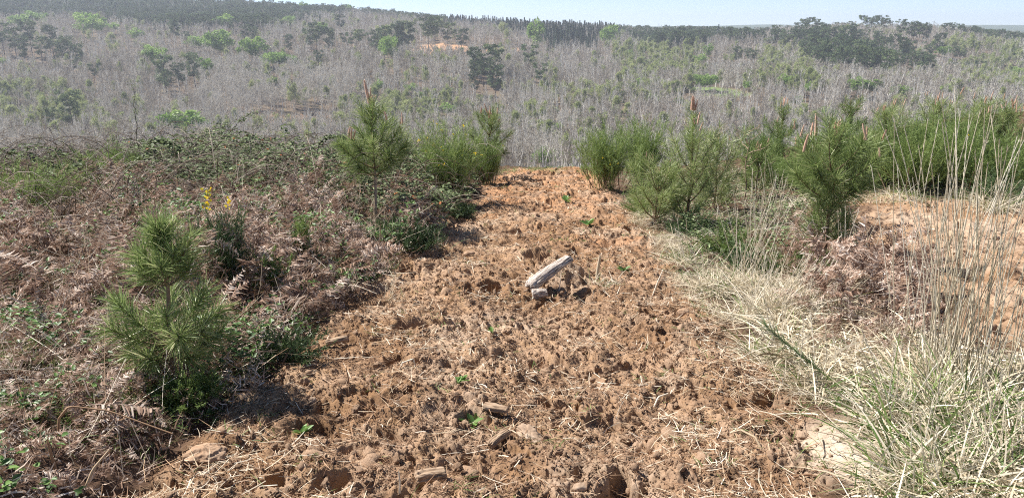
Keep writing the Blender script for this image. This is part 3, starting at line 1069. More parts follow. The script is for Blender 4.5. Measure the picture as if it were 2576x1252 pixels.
M_BRAMBLE = tint_mat('bramble_leaves', [(0, (.055, .075, .035)), (.5, (.15, .195, .088)), (.8, (.26, .325, .165)), (.95, (.36, .43, .20)), (1, (.4, .14, .05))], .6, .28, 0, .22)
M_CANE = tint_mat('bramble_canes', [(0, (.04, .03, .022)), (.5, (.13, .085, .06)), (1, (.42, .36, .29))], .7, 0, 0, .2)
M_BRACKEN = tint_mat('dead_bracken', [(0, (.12, .066, .045)), (.4, (.30, .195, .14)), (.7, (.49, .37, .29)), (1, (.74, .65, .57))], .8, .25, .5, .1)
M_STRAW = tint_mat('straw', [(0, (.17, .085, .045)), (.3, (.38, .24, .14)), (.55, (.58, .47, .32)), (1, (.80, .73, .60))], .7, .15, .1, .2)
M_GRASS = tint_mat('green_grass', [(0, (.05, .09, .02)), (.5, (.12, .20, .05)), (1, (.30, .36, .13))], .5, .25, .1, .3)
M_WEED = tint_mat('weed_leaves', [(0, (.05, .09, .03)), (.5, (.10, .19, .05)), (1, (.22, .36, .09))], .45, .25, .1, .35)
M_DRYGRASS = tint_mat('dry_grass', [(0, (.20, .145, .085)), (.35, (.46, .38, .25)), (.7, (.66, .58, .43)), (1, (.82, .76, .63))], .65, .2, .1, .2)
M_WOOD = noise_mat('weathered_wood', [(.36, (.10, .07, .055)), (.45, (.36, .30, .25)), (.55, (.58, .51, .45)), (.7, (.70, .64, .58))], (1.3, 14, 14), 9, 9, .9, 1.0, .008)
M_WOOD2 = noise_mat('brown_wood', [(.36, (.12, .07, .045)), (.47, (.33, .23, .15)), (.65, (.47, .36, .26))], (1.3, 14, 14), 9, 8, .85, .8, .005)
M_CLOD = noise_mat('earth_clod', [(.3, (.25, .155, .095)), (.5, (.36, .24, .155)), (.7, (.47, .34, .24))], (1, 1, 1), 14, 9, .95, .8, .01)
M_STONE = noise_mat('dusty_stone', [(.34, (.25, .17, .115)), (.5, (.36, .26, .18)), (.66, (.50, .40, .31))], (1, 1, 1), 12, 8, .9, .6, .01)


def gp(col, row):
    """where a plant whose foot is seen there stands on the soil"""
    x, y = at(col, row, lambda a, b: hgt(a, b, False))
    return x, y, float(hgt(np.array([x]), np.array([y]), False)[0])


def on(x, y):
    return float(hgt(np.array([float(x)]), np.array([float(y)]))[0])


def unit_up(n, rng, spread):
    a = rng.uniform(0, 6.283, n)
    t = spread * np.sqrt(rng.uniform(0, 1, n))
    return np.stack([np.cos(a) * np.sin(t), np.sin(a) * np.sin(t), np.cos(t)], -1)


# ------------------------------------------------------------------ pine saplings
def needles_on(mb, rng, C, n, length, width, t0=.15, spread=(.55, 1.35), tint=(.1, .9)):
    """needles standing off a shoot whose centre line is C"""
    t = t0 + (.95 - t0) * rng.uniform(0, 1, n) ** .75
    s = np.linspace(0, 1, len(C))
    P = np.stack([np.interp(t, s, C[:, k]) for k in range(3)], -1)
    T = np.gradient(C, axis=0)
    Ax = nrm(np.stack([np.interp(t, s, T[:, k]) for k in range(3)], -1))
    R = nrm(np.cross(Ax, rng.normal(size=(n, 3))))
    a = (rng.uniform(*spread, n) * (1.15 - .45 * t))[:, None]
    D = Ax * np.cos(a) + R * np.sin(a)
    L = length * rng.uniform(.7, 1.1, n)
    B = np.stack([rng.normal(0, .06, n), rng.normal(0, .06, n), rng.uniform(-.22, .08, n)], -1)
    mb.ribbons(P, D, L, width, B, 2, np.clip(rng.uniform(*tint, n), 0, 1), prof=[.8, 1, .35], rng=rng)


def shoot_mesh(rng, L=.12, r=.006, curve=.1):
    mb = MB()
    s = np.linspace(0, 1, 7)
    d = rng.normal(0, curve, 2)
    C = np.stack([d[0] * L * s ** 2, d[1] * L * s ** 2, L * s], -1)
    mb.tubes(C, r * np.array([.9, 1, .95, .9, .8, .65, .3]), 6, rng.uniform(.2, .6))
    n = 60
    t = rng.uniform(.1, 1, n)
    P = np.stack([np.interp(t, s, C[:, k]) for k in range(3)], -1)
    D = nrm(np.stack([rng.normal(0, .6, n), rng.normal(0, .6, n), np.ones(n)], -1))
    mb.ribbons(P, D, .016, .005, None, 1, rng.uniform(.3, 1, n), rng=rng)
    return mb.mesh('shoot', M_SHOOT)


SHOOTS = [shoot_mesh(np.random.default_rng(s), l, r) for s, l, r in ((1, .10, .008), (2, .125, .009), (3, .075, .008))]


def sapling(label, foot, H, seed, whorls, bare=.0, needle=.15, dens=1.0, lead=True, shoots=(3, .8), lean=(0, 0), group='young pine saplings', width=.0042, tint=(.1, .9), rz=0.0, leader=None):
    """whorls: (height share, number of branches, branch length, rise)"""
    rng = np.random.default_rng(seed)
    o = thing('pine_sapling', label, 'pine sapling', foot, rz, group)
    t = np.linspace(0, 1, 10)
    C = np.stack([lean[0] * t ** 1.5 * H + .012 * np.sin(t * 7 + seed), lean[1] * t ** 1.5 * H + .012 * np.cos(t * 6 + seed), H * t], -1)
    C[0, 2] = -.05
    mb = MB()
    mb.tubes(C, (.013 + .006 * H) * (1.08 - t), 7, 1.0 if bare > .2 else .4)
    mb.build('stem', M_STEM, o, True)
    nb = MB()
    needles_on(nb, rng, C, int(400 * dens * H), needle, width, leader or max(bare, .35), (.55, 1.35), tint)
    nb.build('foliage', M_NEEDLE, o)

    def put_shoots(tip, k, sc):
        for i in range(k):
            s = link('shoot', SHOOTS[int(rng.integers(0, 3))], o, tip + rng.normal(0, .014, 3) * np.array([1, 1, .3]))
            s.rotation_euler = (rng.normal(0, .14), rng.normal(0, .14), rng.uniform(0, 6))
            q = sc * rng.uniform(.55, 1.1) * (1.25 if i == 0 else 1)
            s.scale = (q, q, q)
    if shoots[0]:
        put_shoots(C[-1], shoots[0], shoots[1])
    for wi, (hs, k, L, up) in enumerate(whorls):
        z0 = np.array([np.interp(hs, t, C[:, a]) for a in range(3)])
        az0 = rng.uniform(0, 6.283)
        for i in range(k):
            az = az0 + i * 6.283 / k + rng.normal(0, .2)
            l = L * rng.uniform(.75, 1.15)
            s = np.linspace(0, 1, 7)
            rise = up * rng.uniform(.7, 1.3)
            B = z0 + np.stack([np.cos(az) * l * s * .9, np.sin(az) * l * s * .9, l * (rise * .45 * s + rise * .6 * s ** 2)], -1)
            bm = MB()
            bm.tubes(B, .008 * (1.15 - s) * (.6 + L), 5, .35)
            bo = bm.build('branch', M_STEM, o, True)
            nm = MB()
            needles_on(nm, rng, B, int(430 * dens * l), needle, width, .28, (.5, 1.3), tint)
            nm.build('needles', M_NEEDLE, bo)
            if shoots[0] and hs > .5 and rng.uniform() < .5:
                put_shoots(B[-1], int(rng.integers(1, 3)), shoots[1] * .75)
    return o


sapling('bushy young pine rising from the dead bracken, nearest the camera, no tall shoots', gp(445, 965), .90, 3,
        [(.17, 6, .28, .28), (.24, 7, .32, .50), (.28, 4, .24, .8), (.60, 6, .17, .7), (.66, 6, .16, 1.1), (.80, 4, .09, 2.0)], 0, .13, 1.5, shoots=(2, .5), tint=(.3, 1), leader=.62)
sapling('tall young pine with a bare pale lower stem and many orange shoots beside the brambles', gp(947, 560), 1.34, 5,
        [(.40, 6, .38, .5), (.46, 7, .46, .65), (.53, 6, .36, .95), (.62, 3, .2, 1.6), (.80, 5, .15, 1.7)], .36, .15, 1.5, shoots=(6, 1.5), tint=(.2, 1))
sapling('young pine with orange shoots behind the broom at the left edge of the tilled strip', gp(1232, 452), 1.12, 7,
        [(.3, 5, .4, .6), (.5, 5, .42, .7), (.72, 5, .30, 1.1), (.88, 4, .2, 1.5)], .1, .13, 1.1, shoots=(6, 1.6))
sapling('young pine topped by one thick orange cluster of shoots right of the tilled strip', gp(1730, 560), 1.36, 11,
        [(.06, 7, .40, 1.0), (.18, 7, .42, 1.1), (.32, 6, .38, 1.3), (.46, 6, .30, 1.5), (.62, 4, .14, 2.4)], 0, .14, .95, shoots=(12, 1.5), tint=(.45, 1))
sapling('smaller green young pine crowding against the one with the orange top', gp(1795, 535), .98, 12,
        [(.06, 6, .40, 1.0), (.22, 6, .42, 1.2), (.45, 6, .34, 1.4), (.72, 5, .18, 2.0)], 0, .15, .95, shoots=(2, .8), tint=(.45, 1))
sapling('low bushy young pine between the round flowering broom and the orange-topped pine', gp(1650, 560), .62, 16,
        [(.08, 7, .40, .9), (.3, 7, .40, 1.1), (.6, 6, .26, 1.5)], 0, .15, 1.0, shoots=(1, .6), tint=(.5, 1))
sapling('low young pine with three pinkish shoots in front of the dense round broom', gp(1900, 500), .72, 17,
        [(.1, 6, .36, .9), (.35, 6, .32, 1.2), (.65, 5, .2, 1.7)], 0, .14, 1.1, shoots=(4, 1.3), tint=(.2, .9))
sapling('large long-needled young pine with pinkish shoots among the tall grass stalks', gp(2070, 655), 1.2, 13,
        [(.08, 5, .22, 1.0), (.22, 5, .20, 1.2), (.36, 5, .20, 1.2), (.50, 6, .44, .6), (.60, 7, .50, .75), (.72, 6, .36, 1.2), (.88, 5, .12, 2)], 0, .18, 1.3, shoots=(5, 1.6), tint=(.15, .95))
sapling('slim young pine with small orange top standing behind the leafless sapling', gp(1955, 452), 1.3, 14,
        [(.3, 5, .35, .7), (.55, 5, .3, .8), (.8, 4, .16, 1.6)], 0, .13, .9, shoots=(3, 1.2))
sapling('little dark green pine top showing above the large long-needled pine', gp(2120, 452), 1.25, 15,
        [(.3, 5, .4, .6), (.6, 5, .3, .9), (.82, 5, .2, 1.4)], 0, .13, 1.2, shoots=(1, .7))
for i, (c, r, h, lab) in enumerate([(2228, 470, 1.15, 'young pine behind the tall grass, leftmost in the green row along the far edge'),
                                    (2340, 450, 1.2, 'young pine with a single raised orange shoot in the green row along the far edge'),
                                    (2440, 448, 1.15, 'young pine with a bunch of orange shoots in the green row along the far edge'),
                                    (2500, 440, 1.0, 'young pine nearest the picture edge in the green row along the far edge')]):
    sapling(lab, gp(c, r), h, 30 + i, [(.1, 7, .42, .9), (.35, 7, .4, 1.2), (.6, 6, .28, 1.5), (.82, 4, .12, 2)], 0, .15, 1.0, shoots=(int(3 + i), 1.0 + .12 * i), tint=(.45, 1), lean=(.08 * (i - 1.5), 0))


# ------------------------------------------------------------------ brooms, gorse and other shrubs
FLOWER = MB()
_r = np.random.default_rng(4)
FLOWER.leaves(_r.normal(0, .006, (7, 3)), unit_up(7, _r, 1.6), _r.normal(size=(7, 3)), .02, .016, _r.uniform(0, 1, 7))
FLOWER = FLOWER.mesh('flower', M_FLOWER)


def broom(label, foot, H, W, seed, n=70, flowers=0, name='broom_bush', cat='broom bush', mat=None, spread=.75, group='green broom bushes', tint=(.1, .95), leafy=1.0, up=.9, width=.0045, ftop=.6):
    rng = np.random.default_rng(seed)
    mat = mat or M_BROOM
    o = thing(name, label, cat, foot, 0, group)
    R0 = np.stack([rng.normal(0, W * .16, n), rng.normal(0, W * .16, n), np.full(n, -.03)], -1)
    D = unit_up(n, rng, spread)
    D[:, :2] *= W / max(H, .01) * 1.1
    D = nrm(D)
    L = H * rng.uniform(.55, 1.05, n)
    B = np.stack([D[:, 0] * .1 + rng.normal(0, .07, n), D[:, 1] * .1 + rng.normal(0, .07, n), rng.uniform(-.05, .14, n)], -1)
    st = MB()
    s = np.linspace(0, .55, 4)
    st.tubes(R0[:14, None] + L[:14, None, None] * (D[:14, None] * s[None, :, None] + B[:14, None] * (s ** 2)[None, :, None]), .007, 4, .2)
    st.build('stem', M_STEM, o)
    fb = MB()
    fb.ribbons(R0, D, L, width * 1.2, B, 4, rng.uniform(*tint, n), rng=rng)
    k = 18
    i = np.repeat(np.arange(n), k)
    q = len(i)
    tt = rng.uniform(.22, .97, q)
    P = R0[i] + L[i, None] * (D[i] * tt[:, None] + B[i] * (tt ** 2)[:, None])
    D2 = nrm(D[i] * up + rng.normal(0, .38, (q, 3)) + np.array([0, 0, .25]))
    L2 = H * .27 * rng.uniform(.5, 1.1, q) * (1.15 - tt * .5)
    B2 = np.stack([rng.normal(0, .08, q), rng.normal(0, .08, q), rng.uniform(-.02, .12, q)], -1)
    fb.ribbons(P, D2, L2, width, B2, 2, rng.uniform(*tint, q), rng=rng)
    k2 = int(5 * leafy)
    if k2:
        i2 = np.repeat(np.arange(q), k2)
        t2 = rng.uniform(.1, 1, len(i2))
        P2 = P[i2] + L2[i2, None] * (D2[i2] * t2[:, None] + B2[i2] * (t2 ** 2)[:, None])
        D3 = nrm(D2[i2] + rng.normal(0, .6, (len(i2), 3)))
        fb.ribbons(P2, D3, H * .05 * rng.uniform(.6, 1.3, len(i2)) + .008, width * 1.15, None, 1, rng.uniform(*tint, len(i2)), rng=rng, prof=[1, .4])
    fb.build('foliage', mat, o)
    hi = np.nonzero(tt > ftop)[0]
    for j in range(flowers):
        a = hi[int(rng.integers(0, len(hi)))]
        f = link('flower', FLOWER, o, P[a] + D2[a] * L2[a] * rng.uniform(.5, 1))
        f.rotation_euler = tuple(rng.uniform(0, 6, 3))
        q_ = rng.uniform(.7, 1.3)
        f.scale = (q_, q_, q_)
    return o


broom('upright green broom with yellow flowers at the left edge of the tilled strip', gp(1130, 500), 1.05, .62, 1, 110, 26, tint=(.2, 1))
broom('low dark broom filling the gap right of the yellow-flowered one on the left', gp(1225, 465), .8, .45, 2, 70, 4, tint=(.05, .7))
broom('round green broom with scattered yellow flowers right of the far end of the strip', gp(1525, 472), 1.0, .62, 3, 120, 12, tint=(.25, 1))
broom('broom with long upright whips and few flowers next to the round flowering one', gp(1612, 468), 1.1, .55, 4, 100, 5, tint=(.25, 1))
broom('low spreading broom at the right foot of the strip in front of the pines', gp(1650, 540), .42, .6, 5, 70, 0, tint=(.1, .8), spread=1.1)
broom('dense round dark green broom behind the leafless sapling', gp(1915, 455), .98, .5, 6, 120, 0, tint=(.05, .8), group=None)
broom('low green broom in the grass left of the long-needled pine', gp(1830, 640), .38, .5, 7, 60, 0, tint=(.05, .7), spread=1.1)
broom('low dark broom at the base of the long-needled pine', gp(2010, 690), .34, .45, 8, 60, 0, tint=(.05, .7), spread=1.1)
for i, (c, r, h, w, lab) in enumerate([(2160, 470, .95, .6, 'green broom just behind the long-needled pine in the far row'),
                                       (2290, 478, 1.0, .75, 'broad green broom in the middle of the far row behind the tall grass'),
                                       (2385, 470, 1.0, .75, 'green broom with yellow specks in the far row behind the tall grass'),
                                       (2470, 480, .85, .7, 'tall green broom towards the picture edge in the far row'),
                                       (2545, 470, .6, .6, 'low green broom at the picture edge below the dry bank'),
                                       (2420, 425, .9, .9, 'broom furthest back in the far row, its top against the valley'),
                                       (2260, 430, .9, .9, 'dark broom furthest back behind the leftmost young pine of the far row')]):
    broom(lab, gp(c, r), h, w, 40 + i, 100, 6 if 'yellow' in lab else 0, tint=(.1, .9))
for i, (c, r, h, w, lab) in enumerate([(40, 575, .75, .8, 'green broom at the left picture edge behind the bramble cane'),
                                       (150, 555, .62, .7, 'green broom second from the left picture edge behind the brambles'),
                                       (280, 500, .75, .7, 'small green broom peeping over the brambles, third from the left picture edge'),
                                       (8, 640, .45, .5, 'low grassy broom at the left picture edge in front of the brambles')]):
    broom(lab, gp(c, r), h, w, 60 + i, 90, 0, tint=(.3, 1))
for i in range(20):
    c, r = 2160 + 24 * i + RNG.uniform(-14, 14), RNG.uniform(405, 492)
    broom('green broom crowded among its like along the far edge behind the tall grass', gp(c, r), RNG.uniform(.4, 1.0), RNG.uniform(.5, .8), 90 + i, 70, 0, tint=(.35, 1), group='crowded brooms of the far edge')
for i in range(8):
    c, r = 1930 + 26 * i + RNG.uniform(-10, 10), RNG.uniform(425, 480)
    broom('green broom filling the gap behind the leafless sapling and the long-needled pine', gp(c, r), RNG.uniform(.4, .65), RNG.uniform(.45, .65), 120 + i, 60, 0, tint=(.2, .95), group='low brooms of the right edge')
g = 'low shrubs in the dead bracken'
broom('sprawling olive gorse with no flowers between brambles and the tall young pine', gp(845, 510), .42, .5, 70, 70, 3, 'gorse_bush', 'gorse bush', M_BROOM, 1.2, g, (.4, 1))
broom('small dark heath cushion at the foot of the nearest young pine', gp(480, 1025), .2, .16, 71, 60, 0, 'heath_cushion', 'heath', M_BROOM, 1.2, None, (.1, .8), 1.5)
broom('slender upright green broom seedling amid the bracken, the taller of two', gp(765, 668), .42, .13, 72, 18, 0, 'broom_seedling', 'broom', M_BROOM, .4, g, (.2, .9), 1.5)
broom('slender upright green broom seedling amid the bracken, the shorter of two', gp(690, 745), .34, .15, 73, 16, 0, 'broom_seedling', 'broom', M_BROOM, .5, g, (.1, .8), 1.5)
broom('dark green low shrub in the shadow right of the nearest young pine', gp(690, 905), .26, .34, 74, 50, 0, 'heath_bush', 'heath', M_GORSE, 1.2, g, (.2, 1), 1.3)
broom('dark low shrub at the strip edge right of the bare-stemmed pine', gp(1040, 625), .36, .36, 75, 70, 0, 'heath_bush', 'heath', M_GORSE, 1.2, g, (0, .7), 1.3)
broom('grey-green thin shrub around the foot of the bare-stemmed pine', gp(985, 585), .22, .4, 76, 40, 0, 'heath_bush', 'heath', M_GORSE, 1.0, g, (.4, 1), 1.2)
broom('dark leafy shrub under the broom at the left strip edge', gp(1150, 545), .3, .45, 77, 60, 0, 'heath_bush', 'heath', M_GORSE, 1.2, g, (.1, .9), 1.3)
broom('dark shrub below the orange-topped pine at the right strip edge', gp(1740, 590), .36, .5, 78, 70, 0, 'heath_bush', 'heath', M_GORSE, 1.2, g, (.1, .9), 1.3)
broom('dark shrub at the foot of the thin grass fan right of the strip', gp(1880, 690), .3, .3, 79, 50, 0, 'heath_bush', 'heath', M_GORSE, 1.2, g, (.2, 1), 1.3)
broom('grey tangled bush behind the tilled patch at the right picture edge', gp(2520, 515), .5, .55, 80, 70, 0, 'heath_bush', 'heath', M_GORSE, 1.1, g, (.3, 1), 1)

# gorse spray with two yellow flower spikes behind the nearest pine
gx, gy, gz = gp(580, 735)
go_ = broom('prickly gorse with two yellow flower spikes rising behind the nearest young pine', (gx, gy, gz), .62, .26, 81, 26, 0, 'gorse_bush', 'gorse bush', M_GORSE, .5, None, (.2, 1), 1.6)
for (dx, dz, m, hh) in ((-.10, .60, 18, .15), (.03, .60, 11, .08)):
    fm = MB()
    P = np.stack([dx + RNG.normal(0, .016, m) + np.linspace(0, .03, m), RNG.normal(0, .018, m), dz + np.linspace(0, hh, m)], -1)
    fm.leaves(P, unit_up(m, RNG, 1.5), RNG.normal(size=(m, 3)), .025, .019, RNG.uniform(0, 1, m), 0.1)
    fm.build('flower_spike', M_FLOWER, go_)

# the leafless pinkish sapling
_r = np.random.default_rng(9)
x, y, z = gp(1872, 500)
ds = thing('dead_sapling', 'leafless pinkish dead sapling with crooked side twigs right of the orange-topped pine', 'dead sapling', (x, y, z))
t = np.linspace(0, 1, 9)
mb = MB()
mb.tubes(np.stack([.02 * np.sin(t * 9), 0 * t, 1.05 * t - .03], -1), .012 * (1.1 - t) + .002, 5, .6)
mb.build('stem', M_STEM, ds, True)
for k in range(11):
    h = .35 + .065 * k
    a = k * 2.4
    l = .42 - .022 * k
    s = np.linspace(0, 1, 5)
    mb = MB()
    mb.tubes(np.stack([np.cos(a) * l * s, np.sin(a) * l * s, h + l * (.25 * s + .25 * s ** 2) + .012 * np.sin(s * 9 + k)], -1), .006 * (1.1 - s) + .0015, 4, .7)
    mb.build('branch', M_STEM, ds, True)

SX0, SY0, _z0 = gp(947, 560)


def corridor(x, y):
    return np.exp(-((x - SX0 * y / SY0) / .30) ** 2) * ss(SY0 - 2.6, SY0 - 1.8, y) * (1 - ss(SY0, SY0 + .3, y))


# ------------------------------------------------------------------ brambles
BR = [(-500, 425), (700, 428), (1060, 432), (1200, 440), (1180, 520), (1130, 590), (950, 600), (700, 590), (420, 600), (200, 640), (-500, 650)]


def in_px(poly, n, lo, hi, xr):
    x, y = RNG.uniform(*xr, n), RNG.uniform(lo, hi, n)
    z = hgt(x, y, False)
    c, r = proj(x, y, z)
    c2 = c + 35 * perlin(x * 1.7, y * 1.7, 8)
    r2 = r + 28 * perlin(x * 1.4 + 9, y * 1.4, 8)
    k = inpoly(c2, r2, poly)
    return x[k], y[k], z[k]


def mound(x, y, seed=21):
    c_ = CX + F * x / (y + .01)
    return .34 + .24 * np.exp(-((c_ - 560) / 260.0) ** 2) + .42 * fbm(x * 1.0, y * 1.0, seed, 4)


bx, by, bz = in_px(BR, 80000, 6.5, 18, (-16, 1))
top = np.clip(mound(bx, by), .12, .95)
dens = fbm(bx * 1.2, by * 1.2, 77, 3)
keep = RNG.uniform(0, 1, len(bx)) < np.clip(.55 + 1.1 * dens, .05, 1) * (.35 + .65 * ss(7.5, 9.8, by))
top = top * (.45 + .55 * ss(7.5, 10, by)) * (1 - .85 * corridor(bx, by)) * (.5 + .5 * ss(150, 330, CX + F * bx / by))
bx, by, bz, top = bx[keep], by[keep], bz[keep], top[keep]
n = len(bx)
hz = bz + top * RNG.uniform(.0, 1, n) ** .45
P = np.stack([bx, by, hz], -1)
br = MB()
az = RNG.uniform(0, 6.283, n)
for da in (0, 2.0, -2.0):
    D = np.stack([np.cos(az + da), np.sin(az + da), RNG.uniform(-.5, .4, n)], -1)
    N = nrm(np.stack([RNG.normal(0, .45, n), RNG.normal(0, .45, n), np.ones(n)], -1))
    tint = np.clip(RNG.normal(.45, .22, n), 0, .93)
    tint = np.where(RNG.uniform(0, 1, n) < .008, 1.0, tint)
    br.leaves(P, D, N, RNG.uniform(.042, .072, n), RNG.uniform(.03, .05, n), tint)
bo = br.build('bramble_thicket', M_BRAMBLE)
tag(bo, 'dark leafy bramble thicket along the top of the bank', 'brambles', kind='stuff')

# canes woven through the thicket, green, brown and bleached
cx_, cy_, cz_ = in_px(BR, 6500, 6.5, 18, (-16, 1))
n = len(cx_)
cb = MB()
az = RNG.uniform(0, 6.283, n)
up = RNG.uniform(.2, 1.2, n)
s = np.linspace(0, 1, 7)
L = RNG.uniform(.4, 1.1, n)
C = np.stack([cx_[:, None] + np.cos(az)[:, None] * L[:, None] * s, cy_[:, None] + np.sin(az)[:, None] * L[:, None] * s,
              cz_[:, None] + .1 + (L * up)[:, None] * (s * 1.5 - s ** 2 * 1.25) + (np.clip(mound(cx_, cy_), .1, .9) * (1 - corridor(cx_, cy_)))[:, None] * .45], -1)[corridor(cx_, cy_) < .3]
n = len(C)
cb.tubes(C, RNG.uniform(.002, .0042, n)[:, None] * (1.1 - s * .6)[None], 4, np.where(RNG.uniform(0, 1, n) < .45, RNG.uniform(.7, 1, n), RNG.uniform(0, .5, n)))
tag(cb.build('bramble_stems', M_CANE), 'tangle of dark and bleached bramble stems in the thicket', 'brambles', kind='stuff')


def cane(label, pts, seed, leaves=26, tint=.1, r=.006, leaf=.05):
    """one arching cane: pts are (column, row, distance)"""
    rng = np.random.default_rng(seed)
    Q = []
    for c, rw, d in pts:
        s_ = float(slope_of(rw))
        Q.append(((c - CX) / F * (d * math.cos(PITCH) - s_ * d * math.sin(PITCH)), d, EYE + s_ * d))
    Q = np.array(Q)
    t = np.linspace(0, 1, len(Q))
    tt = np.linspace(0, 1, 26)
    C = np.stack([np.interp(tt, t, Q[:, k]) for k in range(3)], -1)
    for _ in range(3):
        C[1:-1] = (C[:-2] + 2 * C[1:-1] + C[2:]) / 4
    C[1:-1] += rng.normal(0, .008, (24, 3))
    C[0, 2] = min(C[0, 2], on(C[0, 0], C[0, 1]) + .05)
    o = thing('bramble_cane', label, 'bramble cane', tuple(C[0]), 0, 'arching bramble canes')
    mb = MB()
    mb.tubes(C - C[0], r * (1.15 - tt * .8), 5, tint)
    mb.build('stem', M_CANE, o, True)
    if leaves:
        lb = MB()
        i = rng.integers(5, 26, leaves)
        for da in (0, 1.9, -1.9):
            a = rng.uniform(0, 6.283, leaves)
            D = np.stack([np.cos(a + da), np.sin(a + da), rng.uniform(-.3, .4, leaves)], -1)
            lb.leaves(C[i] - C[0] + rng.normal(0, .02, (leaves, 3)), D, np.stack([rng.normal(0, .4, leaves), rng.normal(0, .4, leaves), np.ones(leaves)], -1), leaf, leaf * .7, rng.uniform(.1, .8, leaves))
        lb.build('foliage', M_BRAMBLE, o)
    return o


cane('dark leafy bramble cane arching down from the left picture edge', [(225, 490, 9.0), (190, 440, 9.2), (120, 405, 9.4), (50, 385, 9.6), (-40, 372, 9.8)], 1, 46, .05, .008, .06)
cane('second dark bramble cane hanging below the leafy one near the left edge', [(250, 520, 8.8), (235, 455, 9.0), (180, 400, 9.2), (110, 372, 9.4), (60, 368, 9.6)], 2, 40, .1, .007, .055)
cane('tall single upright bramble cane standing high against the grey wood', [(345, 440, 10.5), (343, 330, 10.5), (340, 270, 10.5), (338, 225, 10.5), (326, 200, 10.6)], 3, 30, .25, .005, .022)
cane('curved bramble cane rising to the right above the thicket towards the far clearing', [(520, 400, 11), (560, 350, 11), (590, 318, 11), (620, 290, 11), (650, 282, 11)], 4, 40, .1, .006, .035)
cane('pale arched dead cane over the thicket left of the tall young pine', [(628, 360, 10.5), (640, 325, 10.5), (665, 303, 10.5), (700, 300, 10.5), (722, 318, 10.5)], 5, 0, .95, .005)
cane('short pale dead cane sloping across the thicket top', [(480, 380, 10.5), (500, 345, 10.5), (530, 335, 10.5), (560, 330, 10.4)], 6, 8, .9, .005, .04)
cane('bramble spray poking above the thicket left of the middle', [(360, 420, 10), (372, 370, 10), (392, 352, 10), (425, 358, 10), (450, 375, 10)], 7, 60, .15, .006, .05)
cane('bramble spray poking above the thicket left of the tall young pine', [(790, 420, 10.6), (800, 370, 10.6), (815, 348, 10.6), (850, 340, 10.6), (872, 350, 10.6)], 8, 50, .15, .006, .045)

# ------------------------------------------------------------------ dead bracken
def frond_mesh(seed, L=.5):
    rng = np.random.default_rng(seed)
    mb = MB()
    s = np.linspace(0, 1, 9)
    droop = rng.uniform(.1, .45)
    bend = rng.normal(0, .15)
    C = np.stack([L * s, bend * L * s ** 2, L * (.25 * s - droop * s ** 2)], -1)
    mb.tubes(C, .0035 * (1.15 - s), 4, .75)
    k = 21
    t = np.linspace(.12, .98, k)
    P = np.stack([np.interp(t, s, C[:, a]) for a in range(3)], -1)
    T = nrm(np.stack([np.interp(t, s, np.gradient(C[:, a])) for a in range(3)], -1))
    for sg in (1, -1):
        side = nrm(np.cross(T, np.array([0, 0, 1.])) * sg)
        D = nrm(side + T * .35 + np.stack([0 * t, 0 * t, rng.normal(.05, .3, k)], -1))
        l = L * .34 * np.sin(math.pi * (1 - t * .93)) ** .7 * (1.05 - t * .55) * rng.uniform(.6, 1.1, k)
        B = np.stack([rng.normal(0, .15, k), rng.normal(0, .15, k), rng.uniform(-.75, .25, k)], -1)
        mb.ribbons(P, D, l, .017, B, 4, np.clip(rng.normal(.5, .2, k), 0, 1), prof=[.6, 1, .95, .8, .2], side=nrm(T + rng.normal(0, .35, (k, 3))), rng=rng)
    return mb.mesh('bracken_frond', M_BRACKEN)


FRONDS = [frond_mesh(s, l) for s, l in ((1, .5), (2, .42), (3, .55), (4, .38), (5, .48), (6, .3))]
BK = [(-600, 510), (150, 505), (420, 520), (700, 525), (930, 540), (1130, 552), (1085, 600), (960, 700), (805, 830), (695, 935), (560, 1045), (400, 1160), (310, 1300), (-600, 1300)]


HX, HY = at(228, 760)


def bmound(x, y):
    return (.06 + .46 * np.clip(.42 + 1.25 * fbm(x * 1.1, y * 1.1, 41, 3), 0, 1)) * (1 - np.exp(-((x - HX) ** 2 / .09 + (y - HY) ** 2 / .16))) * (1 - .9 * corridor(x, y)) * (.16 + .84 * ss(3.7, 5.6, y + .25 * (x + 2)))


def frond_points(poly, n, lo, hi, xr, hmul=1.0):
    x, y, z = in_px(poly, n, lo, hi, xr)
    d = fbm(x * .9, y * .9, 57, 3)
    k = RNG.uniform(0, 1, len(x)) < np.clip(.85 + .6 * d, .2, 1)
    x, y, z = x[k], y[k], z[k]
    k = (x - HX) ** 2 / .06 + (y - HY) ** 2 / .12 > 1
    x, y, z = x[k], y[k], z[k]
    h = bmound(x, y) * hmul * RNG.uniform(0, 1, len(x)) ** .6
    return np.stack([x, y, z + .02 + h], -1)


P = frond_points(BK, 19000, 2.2, 11.5, (-9, .3))
xl = np.interp(P[:, 1], LY, LX)
sx0, sy0 = SX0, SY0
P = P[(P[:, 0] < xl - .1) & ~((np.abs(P[:, 0] - sx0 * P[:, 1] / sy0) < .3) & (P[:, 1] < sy0 + .1) & (P[:, 1] > sy0 - 1.5))]
n = len(P)
rot = np.stack([RNG.normal(0, .5, n), RNG.normal(-.15, .5, n), RNG.uniform(0, 6.283, n)], -1)
pid = RNG.integers(0, 6, n)
BKR = [(1990, 640), (2130, 620), (2260, 660), (2330, 760), (2330, 900), (2240, 960), (2080, 900), (1990, 780)]
P2 = frond_points(BKR, 5200, 3.2, 8, (.8, 6), .9)
n2 = len(P2)
P = np.concatenate([P, P2])
rot = np.concatenate([rot, np.stack([RNG.normal(0, .6, n2), RNG.normal(-.2, .6, n2), RNG.uniform(0, 6.283, n2)], -1)])
pid = np.concatenate([pid, RNG.integers(0, 6, n2)])
near = np.where(P[:, 1] < 4.6, .6, 1.0)
fr = scatter('dead_bracken', FRONDS, P, rot, RNG.uniform(.28, .62, len(P)) * near, pid)
